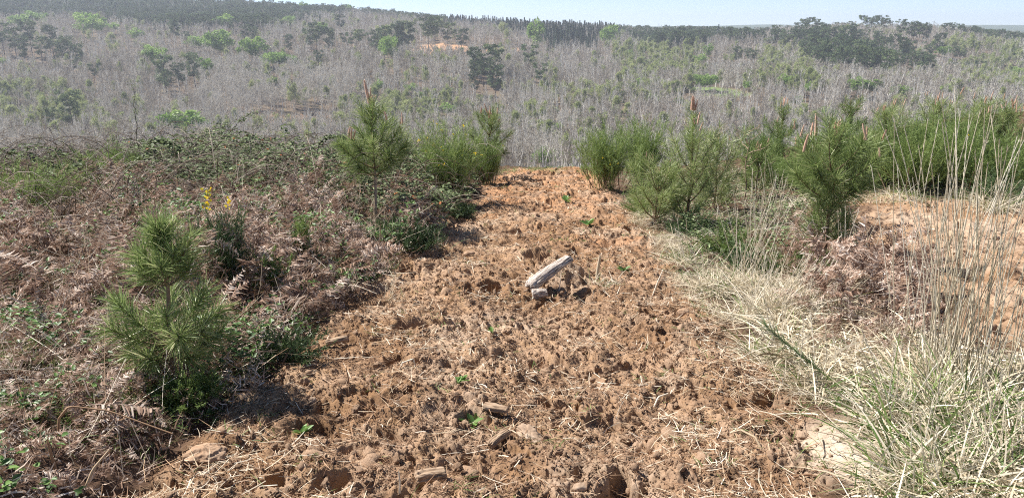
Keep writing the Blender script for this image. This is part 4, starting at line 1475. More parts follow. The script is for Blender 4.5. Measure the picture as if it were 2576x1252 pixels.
tag(fr, 'brown dead bracken matted over the bank', 'bracken')
print('fronds', len(P))

# single fronds one can tell apart
for i, (c, r, sc, rz, tilt, lift, lab) in enumerate([
        (330, 640, .75, 1.9, -.5, .22, 'curled pale bracken frond standing up from the mat above the dark hollow'),
        (300, 705, .85, .2, -.1, .2, 'long ladder-like bracken frond leaning against the nearest young pine, upper one'),
        (300, 760, .8, .25, -.1, .18, 'ladder-like bracken frond leaning against the nearest young pine, lower one'),
        (300, 925, .9, .05, .0, .06, 'flat striped bracken frond lying just below the nearest young pine'),
        (140, 560, .8, 1.2, -.6, .25, 'upright brown frond left of the dark hollow'),
        (90, 700, .95, .3, -.2, .2, 'broad reddish frond at the left picture edge'),
        (110, 760, .9, 2.6, -.2, .2, 'drooping frond below the reddish one at the left edge'),
        (225, 1075, .75, .3, .25, .1, 'grey withered frond hanging from the folded bracken stalk'),
        (760, 590, .8, 1.5, -.4, .2, 'frond rising left of the bare-stemmed pine'),
        (600, 560, .8, 1.2, -.4, .25, 'frond rising behind the yellow-flowered gorse'),
        (700, 790, .7, 1.4, -.5, .15, 'brown frond standing in the low growth near the strip edge')]):
    x, y, z = gp(c, r)
    o = link('bracken_frond', FRONDS[i % 6], None, (x, y, z + lift))
    o.rotation_euler = (0, tilt, rz)
    o.scale = (sc, sc, sc)
    tag(o, lab, 'bracken frond', 'single dead bracken fronds')


# bare stalks of last year's bracken, bent and broken
def stalk(label, pts, r, seed, tint=.4, name='bracken_stalk', cat='bracken stalk', group='broken bracken stalks', mat=None):
    """pts: (column, row of the foot, height above it) or offsets in metres from the first"""
    x, y, z = gp(*pts[0])
    Q = np.array([(0, 0, -.03)] + [p for p in pts[1:]])
    t = np.linspace(0, 1, len(Q))
    tt = np.linspace(0, 1, 4 * len(Q))
    C = np.stack([np.interp(tt, t, Q[:, k]) for k in range(3)], -1)
    mb = MB()
    mb.tubes(C, r * (1.1 - .5 * tt), 6, tint)
    o = mb.build(name, mat or M_STRAW, None, True, (x, y, z))
    return tag(o, label, cat, group)


stalk('thick orange broken bracken stalk standing near the lower left picture corner', [(148, 1200), (-.015, 0, .09), (-.02, .0, .155)], .007, 1, .22)
stalk('orange folded bracken stalk lying across the low growth at lower left', [(145, 1110), (.02, .0, .10), (.06, .02, .15), (.22, .03, .125), (.50, .0, .03)], .005, 2, .27)
stalk('pale thin bracken stalk leaning in the lower left low growth', [(200, 1250), (.04, .05, .08), (.09, .1, .14)], .006, 3, .5)
stalk('dark broken stalk leaning beside the pale one at lower left', [(278, 1180), (-.02, .05, .05), (-.06, .09, .1)], .005, 4, .1)
stalk('orange stub at the very bottom left corner', [(35, 1250), (-.01, 0, .04), (-.03, 0, .1)], .006, 5, .22)
stalk('thin brown upright stalk on the tilled soil left of centre', [(880, 975), (-.006, 0, .05), (-.014, 0, .10)], .004, 6, .2)
stalk('pale upright straw stuck in the tilled soil near the bottom middle', [(1005, 1240), (.004, 0, .04), (0, 0, .09)], .005, 7, .8)
stalk('pale flat stake stuck upright in the soil right of the big log', [(1502, 700), (.005, 0, .08), (.02, .0, .2)], .018, 8, .6, 'wood_splinter', 'wood splinter', 'wood pieces on the tilled strip')
stalk('forked white twig lying on the soil left of centre', [(1000, 930), (.03, 0, .04), (.09, .02, .055), (.1, .02, .01)], .005, 9, 1.0, 'twig', 'twig', 'twigs lying on the soil')
stalk('pale curved twig on the soil right of the big log', [(1405, 735), (.012, 0, .06), (.02, .0, .16)], .005, 10, .9, 'twig', 'twig', 'twigs lying on the soil')
stalk('grey straight stick lying on the pale sand at lower right', [(2130, 1160), (.1, .14, .03), (.14, .20, .05)], .007, 11, .75, 'twig', 'twig', 'twigs lying on the soil')
stalk('pinkish branching root lying on the soil at lower right', [(1925, 1140), (-.03, .06, .03), (-.08, .12, .035), (-.12, .14, .01)], .006, 12, .5, 'twig', 'twig', 'twigs lying on the soil')
stalk('white forked twig leaning on the right verge above the curled grass', [(1640, 745), (.05, .05, .09), (.1, .1, .18)], .006, 13, .95, 'twig', 'twig', 'twigs lying on the soil')
stalk('white bundle of dry stems crossing the soil at right of centre', [(1640, 1030), (.04, .05, .035), (.1, .1, .03)], .006, 14, .95, 'twig', 'twig', 'twigs lying on the soil')
stalk('brown stick lying along the lower right edge of the strip', [(1960, 1195), (.1, -.03, .02), (.2, -.06, .015)], .006, 15, .05, 'twig', 'twig', 'twigs lying on the soil')
stalk('brown pair of sticks lying near the bottom edge', [(1235, 1215), (.07, -.02, .025), (.13, -.04, .01)], .006, 16, .3, 'twig', 'twig', 'twigs lying on the soil')


# ------------------------------------------------------------------ logs, splinters, clods and stones
def lump(name, mat, size, seed, foot, rz=0, rough=.18, res=40, label='', cat='', group=None, lift=.3, tilt=(0, 0), flat=2.2, power=1.0):
    """an uneven lump with facets and hollows"""
    rng = np.random.default_rng(seed)
    th = np.linspace(0, math.pi, res // 2 + 1)
    ph = np.linspace(0, 2 * math.pi, res + 1)
    T, Pp = np.meshgrid(th, ph, indexing='ij')
    d = np.stack([np.sin(T) * np.cos(Pp), np.sin(T) * np.sin(Pp), np.cos(T)], -1)
    r = np.ones(T.shape)
    for k in range(9):
        nrm_ = nrm(rng.normal(size=3))
        cut = rng.uniform(.62, .95)
        dd = d @ nrm_
        r = np.where(dd * r > cut, cut / np.maximum(dd, 1e-3), r)
    u_, v_ = d[..., 0] * 2 + seed * 3.1, d[..., 1] * 2 + d[..., 2] * 1.7
    r = r + rough * fbm(u_, v_, seed, 5, .6)
    V = d * r[..., None] * np.array(size) * .5
    nyy, nxx = T.shape
    i, j = np.meshgrid(np.arange(nyy - 1), np.arange(nxx - 1), indexing='ij')
    a = i * nxx + j
    Q = np.stack([a, a + nxx, a + nxx + 1, a + 1], -1)
    mb = MB()
    mb.add(V, Q, .5)
    x, y, z = foot
    o = mb.build(name, mat, None, True, (x, y, z + size[2] * lift * .5))
    o.rotation_euler = (tilt[0], tilt[1], rz)
    return tag(o, label, cat, group)


def log(name, mat, L, w, h, seed, foot, rz, pitch, label, cat, group, lift=0.0, ends=.25, roll=0.0):
    """a split, grooved, weathered length of wood with ragged ends"""
    rng = np.random.default_rng(seed)
    ns, na = 60, 56
    s = np.linspace(0, 1, ns)
    a = np.linspace(0, 2 * math.pi, na, endpoint=False)
    S, A = np.meshgrid(s, a, indexing='ij')
    g = 1 + .20 * perlin(A * 2.2 + seed, S * 1.3 + 2, seed) + .16 * perlin(A * 5.5, S * 2.2 + 5, seed + 1) + .13 * perlin(A * 11, S * 4, seed + 2) - .16 * ss(.25, .5, perlin(A * 8, S * 2.5 + 3, seed + 5))
    sq = 1 / np.maximum(np.abs(np.cos(A)) ** 3 + np.abs(np.sin(A)) ** 3, .3) ** .33
    taper = (1 - .18 * S) * np.clip(np.minimum(S / .04, (1 - S) / .03), .35, 1) ** .5
    X = L * (S + (ends * .18) * perlin(A * 2.5, 0 * S + 3, seed + 7) * (np.abs(S - .5) * 2) ** 4)
    Yv = w / 2 * np.cos(A) * g * sq * taper + .008 * L * np.sin(S * 3)
    Zv = h / 2 * np.sin(A) * g * sq * taper + .012 * L * np.sin(S * 3.1)
    V = np.stack([X, Yv, Zv], -1).reshape(-1, 3)
    i, j = np.meshgrid(np.arange(ns - 1), np.arange(na), indexing='ij')
    j2 = (j + 1) % na
    Q = np.stack([i * na + j, (i + 1) * na + j, (i + 1) * na + j2, i * na + j2], -1).reshape(-1, 4)
    c0, c1 = len(V), len(V) + 1
    V = np.concatenate([V, [[.01, 0, 0], [L * .985, 0, .0]]])
    capA = [(c0, k, (k + 1) % na, c0) for k in range(na)]
    e = (ns - 1) * na
    capB = [(c1, e + (k + 1) % na, e + k, c1) for k in range(na)]
    me = bpy.data.meshes.new(name)
    me.from_pydata([tuple(p) for p in V], [], [tuple(q) for q in Q] + [q[:3] for q in capA] + [q[:3] for q in capB])
    me.materials.append(mat)
    me.polygons.foreach_set('use_smooth', np.ones(len(me.polygons), bool))
    me.update()
    x, y, z = foot
    o = link(name, me, None, (x, y, z + lift))
    o.rotation_euler = (roll, -pitch, rz)
    return tag(o, label, cat, group)


gw = 'wood pieces on the tilled strip'
log('log', M_WOOD, .46, .11, .075, 3, gp(1330, 730), .66, .36, 'bleached grey split log lying tilted in the middle of the tilled strip', 'log', gw, .02)
log('wood_block', M_WOOD, .12, .09, .07, 5, gp(1338, 742), .1, .10, 'short bleached wood block under the lower end of the big log', 'wood block', gw, .0)
log('bark_piece', M_WOOD2, .13, .055, .03, 7, gp(1216, 1030), -.35, .0, 'flat yellowish piece of bark lying on the soil below centre', 'bark', gw, .02)
log('bark_piece', M_WOOD2, .13, .04, .035, 8, gp(1232, 1130), .85, .15, 'cracked rotten piece of wood leaning beside the slab of stone', 'bark', gw, .015)
log('bark_piece', M_WOOD2, .13, .07, .06, 9, gp(1045, 1215), .3, .0, 'dark brown root stump half buried at the bottom of the strip', 'bark', gw, .01)
log('wood_block', M_WOOD2, .14, .05, .04, 10, gp(820, 870), .4, .1, 'thin brown stick of rotten wood near the left edge of the strip', 'wood block', gw, .01)
gs = 'stones and clods on the tilled strip'
lump('stone_slab', M_STONE, (.19, .085, .05), 4, gp(1332, 1095), -.75, .22, 60, 'flat grey-brown stone slab tilted on edge below centre of the strip', 'stone', gs, .2, (0.1, .25))
lump('earth_clod', M_CLOD, (.22, .19, .10), 5, gp(515, 1150), .4, .16, 90, 'large smooth domed clod of earth at the lower left edge of the strip', 'clod', gs, .0)
for i, (c, r, w, lab) in enumerate([(1462, 1232, .075, 'dusty pale stone at the bottom edge right of middle'),
                                    (785, 1010, .055, 'dusty square stone near the left edge of the strip'), (560, 1085, .05, 'small dusty stone beside the large domed clod'),
                                    (1130, 1215, .05, 'small pale stone left of the root stump'), (1415, 1065, .05, 'brownish angular stone right of the slab'),
                                    (1720, 790, .1, 'pinkish clod at the right verge'), (1930, 830, .12, 'brown clod at the right edge of the strip'),
                                    (2020, 1100, .06, 'dusty stone beside the sandy hollow'), (1180, 640, .14, 'crumbled clod at the far left edge of the strip'),
                                    (2400, 640, .1, 'dusty stone on the tilled patch at right'), (2500, 600, .12, 'larger dusty stone on the far side of the right tilled patch')]):
    lump('stone' if 'clod' not in lab else 'earth_clod', M_STONE if 'clod' not in lab else M_CLOD, (w, w * .8, w * .6), 20 + i, gp(c, r), i * 1.3, .12, 30, lab, 'stone' if 'clod' not in lab else 'clod', gs, .0)

# crumbs and clods of turned earth, too many to count
lumps = []
for s in range(9):
    NA, NB = (8, 12) if s < 5 else (30, 44)
    rng = np.random.default_rng(300 + s)
    th, ph = np.meshgrid(np.linspace(0, math.pi, NA + 1), np.linspace(0, 2 * math.pi, NB + 1), indexing='ij')
    d = np.stack([np.sin(th) * np.cos(ph), np.sin(th) * np.sin(ph), np.cos(th)], -1)
    r = 1 + (.45 if s < 5 else .8) * fbm(d[..., 0] * 1.6 + s * 5, d[..., 1] * 1.6 + d[..., 2] * 1.3, s, 4 if s < 5 else 6, .6)
    for k in range(7):
        q = nrm(rng.normal(size=3))
        dd = d @ q
        r = np.where(dd * r > .75, .75 / np.maximum(dd, 1e-3), r)
    V = d * r[..., None] * np.array([1, .85, .7])
    i, j = np.meshgrid(np.arange(NA), np.arange(NB), indexing='ij')
    a = i * (NB + 1) + j
    mb = MB()
    mb.add(V, np.stack([a, a + NB + 1, a + NB + 2, a + 1], -1), .5)
    lumps.append(mb.mesh('clod', M_CLOD))
n = 90000
y = 2.0 * (16.5 / 2.0) ** RNG.uniform(0, 1, n) ** .85
x = RNG.uniform(-1, 1, n) * (1.4 + .2 * y) + .25
ma, mb2 = soilmask(x, y)
k = RNG.uniform(0, 1, n) < ma
xq, yq = RNG.uniform(3, 9, 5000), RNG.uniform(4.5, 12.5, 5000)
_, mq = soilmask(xq, yq)
kq = RNG.uniform(0, 1, 5000) < mq
x, y = np.concatenate([x[k], xq[kq]]), np.concatenate([y[k], yq[kq]])
z = hgt(x, y)
n = len(x)
sc = .003 * (1 / np.maximum(RNG.uniform(0, 1, n), .002)) ** .42 * (1 + .04 * y)
sc = np.minimum(sc, .026)
pidc = RNG.integers(0, 5, n)
kb = (RNG.uniform(0, 1, n) < .003) & (fbm(x * 1.5, y * 1.5, 291, 3) > .05)
sc = np.where(kb, RNG.uniform(.025, .075, n), sc)
pidc = np.where(kb, RNG.integers(5, 9, n), pidc)
cl = scatter('soil_crumbs', lumps, np.stack([x, y, z + sc * np.where(kb, -.3, .15)], -1), np.where(kb[:, None], RNG.normal(0, .5, (n, 3)) + np.array([0, 0, 3]) * RNG.uniform(0, 2, (n, 1)), RNG.uniform(0, 6.28, (n, 3))), sc, pidc)
tag(cl, 'loose brown crumbs and clods of turned earth', 'soil')

# ------------------------------------------------------------------ straw, grass and low weeds
def flat_straw(mb, x, y, L, W, tint, lift=.018, bend=.25, tilt=.18):
    n = len(x)
    az = RNG.uniform(0, 6.283, n)
    D = np.stack([np.cos(az), np.sin(az), RNG.normal(.02, tilt, n)], -1)
    z = hgt(x, y)
    B = np.stack([RNG.normal(0, bend, n), RNG.normal(0, bend, n), RNG.normal(0, .12, n)], -1)
    side = nrm(np.cross(D, np.array([0, 0, 1.])) + RNG.normal(0, .35, (n, 3)))
    mb.ribbons(np.stack([x, y, z + lift], -1) - D * (L * .5)[:, None], D, L, W, B, 3, tint, side=side, prof=[.8, 1, .9, .5])


st = MB()
n = 150000
y = 2.0 * (17 / 2.0) ** RNG.uniform(0, 1, n) ** .9
x = RNG.uniform(-1, 1, n) * (1.5 + .22 * y) + .3
ma, _ = soilmask(x, y)
xr = np.interp(y, RY, RX)
cl_ = fbm(x * 1.8, y * 1.8, 201, 3)
pr = np.clip(.18 + 1.1 * cl_, .04, 1) * (.5 + .58 * ss(.9, -.1, xr - x)) * ma
k = RNG.uniform(0, 1, n) < pr
x, y = x[k], y[k]
n = len(x)
u = RNG.uniform(0, 1, n)
L = np.where(u < .6, RNG.uniform(.03, .08, n), RNG.uniform(.06, .17, n))
far = 1 + .05 * np.maximum(y - 4, 0)
flat_straw(st, x, y, L, RNG.uniform(.0018, .0048, n) * far, np.where(RNG.uniform(0, 1, n) < .36, RNG.uniform(0, .35, n), RNG.uniform(.35, 1, n)))
tag(st.build('straw_litter', M_STRAW), 'scattered straw and dead stems on the tilled soil', 'straw', kind='stuff')

# fine roots and torn stems in the turned earth
M_ROOT = tint_mat('root_fibres', [(0, (.09, .05, .03)), (.4, (.25, .145, .085)), (.75, (.42, .28, .18)), (1, (.60, .46, .33))], .85, .1, 0, .1)
rf = MB()
n = 150000
y = 2.0 * (17 / 2.0) ** RNG.uniform(0, 1, n) ** .85
x = RNG.uniform(-1, 1, n) * (1.5 + .2 * y) + .3
ma, _ = soilmask(x, y)
k = RNG.uniform(0, 1, n) < ma * np.clip(.55 + .9 * fbm(x * 2.4, y * 2.4, 271, 3), .12, 1)
x, y = x[k], y[k]
n = len(x)
flat_straw(rf, x, y, RNG.uniform(.015, .075, n), RNG.uniform(.0016, .004, n) * (1 + .06 * np.maximum(y - 4, 0)), np.clip(RNG.normal(.42, .28, n), 0, 1), .008, .5, .3)
xq, yq = RNG.uniform(2.5, 11, 40000), RNG.uniform(4.2, 12.8, 40000)
_, mq = soilmask(xq, yq)
k = RNG.uniform(0, 1, 40000) < mq * np.clip(.5 + .9 * fbm(xq * 1.4, yq * 1.4, 275, 3), .1, 1)
xq, yq = xq[k], yq[k]
n = len(xq)
flat_straw(rf, xq, yq, RNG.uniform(.03, .13, n), RNG.uniform(.003, .006, n), np.clip(RNG.normal(.5, .32, n), 0, 1), .012, .5, .35)
tag(rf.build('root_fibres', M_ROOT), 'fine brown roots and torn stems in the turned earth', 'roots', kind='stuff')

# the pale verge right of the strip: flattened dry grass
VG = [(1560, 470), (1640, 520), (1760, 640), (1900, 690), (2080, 700), (2250, 860), (2330, 1000), (2576, 1060), (3700, 1100), (3700, 1500), (2150, 1500), (2150, 1300), (2060, 1120), (1930, 1000), (1850, 860), (1730, 770), (1640, 640)]
vx, vy, vz = in_px(VG, 170000, 1.5, 12, (0, 5.5))
w = .5 + .9 * fbm(vx * 2.1, vy * 2.1, 221, 3) - .85 * np.exp(-(((vx - sx) / .32) ** 2 + ((vy - sy) / .30) ** 2))
k = RNG.uniform(0, 1, len(vx)) < np.clip(w, .04, 1)
vx, vy = vx[k], vy[k]
n = len(vx)
dg = MB()
flat_straw(dg, vx, vy, RNG.uniform(.05, .2, n), RNG.uniform(.0018, .005, n), np.clip(RNG.normal(.55, .3, n), 0, 1), .03, .8, .5)
tag(dg.build('dry_grass_verge', M_DRYGRASS), 'bleached flattened dry grass along the verge', 'dry grass', kind='stuff')

# curly pale dead leaves of the tall grass, thick under the tufts on the right
TG = [(1930, 820), (2010, 740), (2140, 800), (2330, 860), (2440, 900), (3700, 930), (3700, 1500), (2230, 1500), (2200, 1080), (2100, 960), (1960, 900)]
tx, ty, tz = in_px(TG, 80000, 1.6, 7, (.6, 5.5))
w = .55 + .9 * fbm(tx * 2.4, ty * 2.4, 231, 3) - 1.3 * np.exp(-(((tx - sx) / .34) ** 2 + ((ty - sy) / .32) ** 2))
k = RNG.uniform(0, 1, len(tx)) < np.clip(w, .02, 1)
tx, ty = tx[k], ty[k]
n = len(tx)
cg = MB()
D = unit_up(n, RNG, 1.15)
B = np.stack([D[:, 0] * .7 + RNG.normal(0, .35, n), D[:, 1] * .7 + RNG.normal(0, .35, n), RNG.uniform(-1.1, -.2, n)], -1)
cg.ribbons(np.stack([tx, ty, hgt(tx, ty, False) + RNG.uniform(0, .07, n)], -1), D, RNG.uniform(.10, .34, n) * (.4 + .6 * RNG.uniform(0, 1, n)), RNG.uniform(.005, .013, n), B, 5, np.clip(RNG.normal(.6, .3, n), 0, 1), prof=[.7, 1, 1, .9, .6, .15])
tag(cg.build('curled_dead_grass', M_DRYGRASS), 'thick curled bleached leaves of dead grass at right', 'dry grass', kind='stuff')

# green grass and weeds: on the verge, between the bracken, dotted over the soil
gr = MB()


def tufts(cx0, cy0, rad, n, L, W, tint, lean=1.0):
    x = cx0 + RNG.normal(0, rad, n)
    y = cy0 + RNG.normal(0, rad, n)
    D = unit_up(n, RNG, lean)
    B = np.stack([D[:, 0] * .5, D[:, 1] * .5, RNG.uniform(-.7, -.1, n)], -1)
    gr.ribbons(np.stack([x, y, hgt(x, y, False) - .005], -1), D, L * RNG.uniform(.5, 1.1, n), W, B, 3, np.clip(RNG.uniform(*tint, n), 0, 1))


gx_, gy_, _z = in_px(VG, 3200, 2.0, 12, (0, 4.5))
for a, b in zip(gx_, gy_):
    if fbm(np.array([a * 1.5]), np.array([b * 1.5]), 241, 3)[0] > -.1 and ((a - sx) / .4) ** 2 + ((b - sy) / .36) ** 2 > 1:
        tufts(a, b, .035, 9, .10, .0035, (.2, 1))
gx_, gy_, _z = in_px(BK, 6500, 2.1, 7.5, (-6, .3))
for a, b in zip(gx_, gy_):
    if fbm(np.array([a * 1.2]), np.array([b * 1.2]), 243, 3)[0] > -.1 and a < np.interp(b, LY, LX) - .05:
        tufts(a, b, .03, 8, .13, .0034, (.2, 1))
n = 480
y = 2.0 * (17 / 2.0) ** RNG.uniform(0, 1, n)
x = RNG.uniform(-1, 1, n) * (1.3 + .2 * y) + .3
ma, _ = soilmask(x, y)
for a, b, m_ in zip(x, y, ma):
    if m_ > .7:
        tufts(a, b, .015 + .03 * RNG.uniform(), int(RNG.integers(4, 16)), .045 + .03 * RNG.uniform(), .003 + .0003 * b, (.2, 1), 1.25)
for _ in range(150):
    a, b = RNG.uniform(-.8, 2.6), RNG.uniform(15.6, 17.6)
    tufts(a, b, .06, 12, RNG.uniform(.06, .2), .006, (.6, 1), .8)
for c, r, k_, L_ in ((1750, 700, 150, .12), (1715, 650, 120, .12), (1800, 740, 90, .12), (2330, 1240, 120, .2), (2450, 1140, 60, .16), (1640, 600, 90, .1), (2560, 980, 140, .2), (2100, 1170, 50, .1), (2060, 480, 120, .2), (2300, 500, 200, .2), (2400, 500, 200, .2)):
    a, b = at(c, r)
    tufts(a, b, .12, k_, L_, .004, (.2, .9))
tag(gr.build('green_grass', M_GRASS), 'short green grass sprouting on verge and bank', 'grass', kind='stuff')

wd = MB()
wx_, wy_, _z = in_px(BK, 38000, 2.0, 9.5, (-7, .3))
kk = (RNG.uniform(0, 1, len(wx_)) < np.clip(.08 + 1.2 * fbm(wx_ * 1.1, wy_ * 1.1, 251, 3) + .18 * ss(4.6, 3.2, wy_), 0, 1)) & (wx_ < np.interp(wy_, LY, LX) - .04)
wx_, wy_ = wx_[kk], wy_[kk]
zz_ = hgt(wx_, wy_, False) + bmound(wx_, wy_) * RNG.uniform(.75, 1.15, len(wx_)) + .015
for da in (0, 2.1, 4.2):
    n = len(wx_)
    a = RNG.uniform(0, 6.283, n) + da
    P = np.stack([wx_ + RNG.normal(0, .02, n), wy_ + RNG.normal(0, .02, n), zz_ + RNG.normal(0, .012, n)], -1)
    wd.leaves(P, np.stack([np.cos(a), np.sin(a), RNG.uniform(-.1, .7, n)], -1), np.stack([RNG.normal(0, .4, n), RNG.normal(0, .4, n), np.ones(n)], -1),
              RNG.uniform(.022, .05, n), RNG.uniform(.014, .03, n), np.clip(RNG.normal(.42, .28, n), 0, 1))
tag(wd.build('low_weeds', M_WEED), 'small green weeds and bramble leaves growing through the dead bracken', 'weeds', kind='stuff')

# crumbled bits of bracken and dry leaf over the whole bank
bf = MB()
for poly, num, xr_ in ((BK, 260000, (-9, .4)), (BKR, 26000, (.8, 6))):
    fx_, fy_, _z = in_px(poly, num, 2.0, 11.5, xr_)
    k = (RNG.uniform(0, 1, len(fx_)) < np.clip(.62 + .7 * fbm(fx_ * 1.3, fy_ * 1.3, 261, 3), .1, 1)) & (RNG.uniform(0, 1, len(fx_)) < np.clip(9 / (fy_ + 3), .3, 1))
    fx_, fy_ = fx_[k], fy_[k]
    n = len(fx_)
    D = unit_up(n, RNG, 1.6)
    h_ = bmound(fx_, fy_) * RNG.uniform(0, 1.05, n)
    bf.ribbons(np.stack([fx_, fy_, hgt(fx_, fy_, False) + h_ + .004], -1), D, RNG.uniform(.02, .075, n), RNG.uniform(.004, .010, n), RNG.normal(0, .45, (n, 3)), 2, np.clip(RNG.normal(.55, .27, n), 0, 1))
tag(bf.build('bracken_litter', M_BRACKEN), 'crumbled brown and pale bits of dead bracken', 'bracken', kind='stuff')

# thin dead stems everywhere on the bank
ds_ = MB()
ex, ey, ez = in_px(BK, 11000, 2.0, 11, (-9, .4))
k = ex < np.interp(ey, LY, LX) - .03
ex, ey = ex[k], ey[k]
n = len(ex)
D = unit_up(n, RNG, 1.5)
ds_.ribbons(np.stack([ex, ey, hgt(ex, ey, False) + bmound(ex, ey) * RNG.uniform(.2, 1, n)], -1), D, RNG.uniform(.08, .42, n), RNG.uniform(.0022, .0045, n), RNG.normal(0, .12, (n, 3)), 2, np.where(RNG.uniform(0, 1, n) < .5, RNG.uniform(.45, 1, n), RNG.uniform(0, .35, n)), prof=[1, .9, .6])
tag(ds_.build('dead_stems', M_STRAW), 'thin dead stems sticking out of the bracken', 'dead stems', kind='stuff')


# the tangle under the pines and brooms on the right: bramble leaves, dry grass and green blades
RT = [(1560, 455), (1800, 440), (2150, 440), (2700, 420), (3500, 330), (3500, 500), (2700, 492), (2400, 500), (2150, 520), (2160, 610), (2080, 700), (1900, 700), (1790, 690), (1680, 600), (1590, 500)]
ux, uy, uz = in_px(RT, 62000, 6, 21, (1, 18))
d = fbm(ux * 1.3, uy * 1.3, 281, 3)
rb, rg, rd = MB(), MB(), MB()
k = RNG.uniform(0, 1, len(ux)) < np.clip(.25 + .9 * d, .03, .9)
n = int(k.sum())
for da in (0, 2.1, 4.2):
    a = RNG.uniform(0, 6.283, n) + da
    rb.leaves(np.stack([ux[k], uy[k], uz[k] + RNG.uniform(.0, .26, n)], -1), np.stack([np.cos(a), np.sin(a), RNG.uniform(-.3, .5, n)], -1), np.stack([RNG.normal(0, .45, n), RNG.normal(0, .45, n), np.ones(n)], -1),
              RNG.uniform(.025, .05, n), RNG.uniform(.018, .034, n), np.clip(RNG.normal(.5, .22, n), 0, .93))
tag(rb.build('bramble_undergrowth', M_BRAMBLE), 'low brambles under the pines and brooms on the right', 'brambles', kind='stuff')
for mb_, kk_, ln, tn in ((rg, RNG.uniform(0, 1, len(ux)) < np.clip(.35 - .4 * d, .05, 1), .22, (.2, 1)), (rd, RNG.uniform(0, 1, len(ux)) < np.clip(.45 - .7 * d, .06, 1), .3, (.3, 1))):
    for rep in range(2):
        n = int(kk_.sum())
        D = unit_up(n, RNG, 1.1)
        B = np.stack([D[:, 0] * .5, D[:, 1] * .5, RNG.uniform(-.8, -.1, n)], -1)
        mb_.ribbons(np.stack([ux[kk_] + RNG.normal(0, .04, n), uy[kk_] + RNG.normal(0, .04, n), uz[kk_] - .01], -1), D, ln * RNG.uniform(.5, 1.1, n), .005, B, 3, np.clip(RNG.uniform(*tn, n), 0, 1))
tag(rg.build('rough_green_grass', M_GRASS), 'rough green grass under the pines and brooms on the right', 'grass', kind='stuff')
tag(rd.build('rough_dry_grass', M_DRYGRASS), 'pale dry grass under the pines and brooms on the right', 'dry grass', kind='stuff')


# ------------------------------------------------------------------ tall grass tufts
def seed_stalk(rng, L, D, B, r=.0026, tint=.75, head=.3):
    mb = MB()
    t = np.linspace(0, 1, 9)
    C = L * (D * t[:, None] + B * (t ** 2)[:, None])
    mb.tubes(C, r * (1.15 - .6 * t), 4, tint)
    k = 44
    tt = rng.uniform(1 - head, 1, k)
    P = np.stack([np.interp(tt, t, C[:, a]) for a in range(3)], -1)
    T = nrm(D + 2 * B)
    mb.ribbons(P, nrm(T + rng.normal(0, .16, (k, 3))), .03 * rng.uniform(.5, 1.1, k), .0035, None, 1, np.clip(tint + rng.normal(0, .15, k), 0, 1), rng=rng)
    return mb


def grass_tuft(label, foot, H, n, seed, spread=.3, blades=260, bl=.4, green=.5, rad=.08, lean=(0, 0), tint=(.4, .8), r=.0026, head=.3, group='tall dry grass tufts', bw=.006):
    rng = np.random.default_rng(seed)
    o = thing('grass_tuft', label, 'grass tuft', foot, 0, group)
    for k in range(n):
        a, q = rng.uniform(0, 6.283), spread * rng.uniform(0, 1) ** .7
        D = nrm(np.array([math.cos(a) * q + lean[0], math.sin(a) * q * .7 + lean[1], 1.0]))
        B = np.array([math.cos(a) * .05, math.sin(a) * .05, 0]) + rng.normal(0, .07, 3)
        mb = seed_stalk(rng, H * rng.uniform(.55, 1.05), D, B, r, rng.uniform(*tint), head)
        mb.build('stalk', M_DRYGRASS, o, False, (rng.normal(0, rad), rng.normal(0, rad * .6), -.03))
    if blades:
        D = unit_up(blades, rng, .95)
        D[:, :2] += np.array(lean)
        P = np.stack([rng.normal(0, rad * 1.2, blades), rng.normal(0, rad, blades), np.full(blades, -.02)], -1)
        B = np.stack([D[:, 0] * .55, D[:, 1] * .55, rng.uniform(-.75, -.05, blades)], -1)
        isg = rng.uniform(0, 1, blades) < green
        for flag, mat, nm in ((isg, M_GRASS, 'green_blade_clump'), (~isg, M_DRYGRASS, 'dry_blade_clump')):
            q = int(flag.sum())
            if q:
                mb = MB()
                mb.ribbons(P[flag], D[flag], bl * rng.uniform(.45, 1.1, q), bw * rng.uniform(.6, 1.2, q), B[flag], 5, rng.uniform(.1, .9, q) if nm[0] == 'g' else rng.uniform(.45, 1, q), rng=rng, prof=[.8, 1, 1, .8, .5, .1])
                mb.build(nm, mat, o)
    return o


grass_tuft('tallest golden grass tuft with many upright stalks in front of the right tilled patch', gp(2375, 985), 1.55, 66, 1, .17, 420, .34, .4, .10, (0.0, 0), (.45, .95), .0030)
grass_tuft('thin pale grass stalks leaning left over the brown bracken at right', gp(2300, 900), 1.45, 13, 2, .2, 60, .3, .2, .1, (-.13, .02), (.6, 1), .0028)
grass_tuft('sparse golden stalks rising at the right picture edge', gp(2500, 1010), 1.35, 30, 3, .2, 260, .34, .3, .14, (.14, 0), (.45, .95), .0030)
grass_tuft('fan of pale thin stalks standing left of the long-needled pine', gp(1888, 705), .92, 34, 4, .42, 90, .28, .5, .06, (-.03, 0), (.6, 1), .0022)
grass_tuft('bleached grass tuft leaning right at the foot of the stalk fan', gp(1950, 800), .5, 40, 5, .35, 520, .5, .05, .09, (.3, .1), (.7, 1), .002, .1)
grass_tuft('thin grass stalks in front of the long-needled pine', gp(2130, 720), .8, 14, 6, .3, 50, .3, .3, .08, (0.02, 0), (.6, 1), .0022)
grass_tuft('pale stalks between the leafless sapling and the long-needled pine', gp(1945, 560), .8, 16, 7, .3, 60, .25, .4, .12, (0.05, 0), (.6, 1), .0026)
grass_tuft('arching grey sedge tuft at the far right beyond the tilled patch', gp(2505, 530), .5, 8, 8, .4, 240, .55, .3, .1, (0, 0), (.5, .9), .0026)
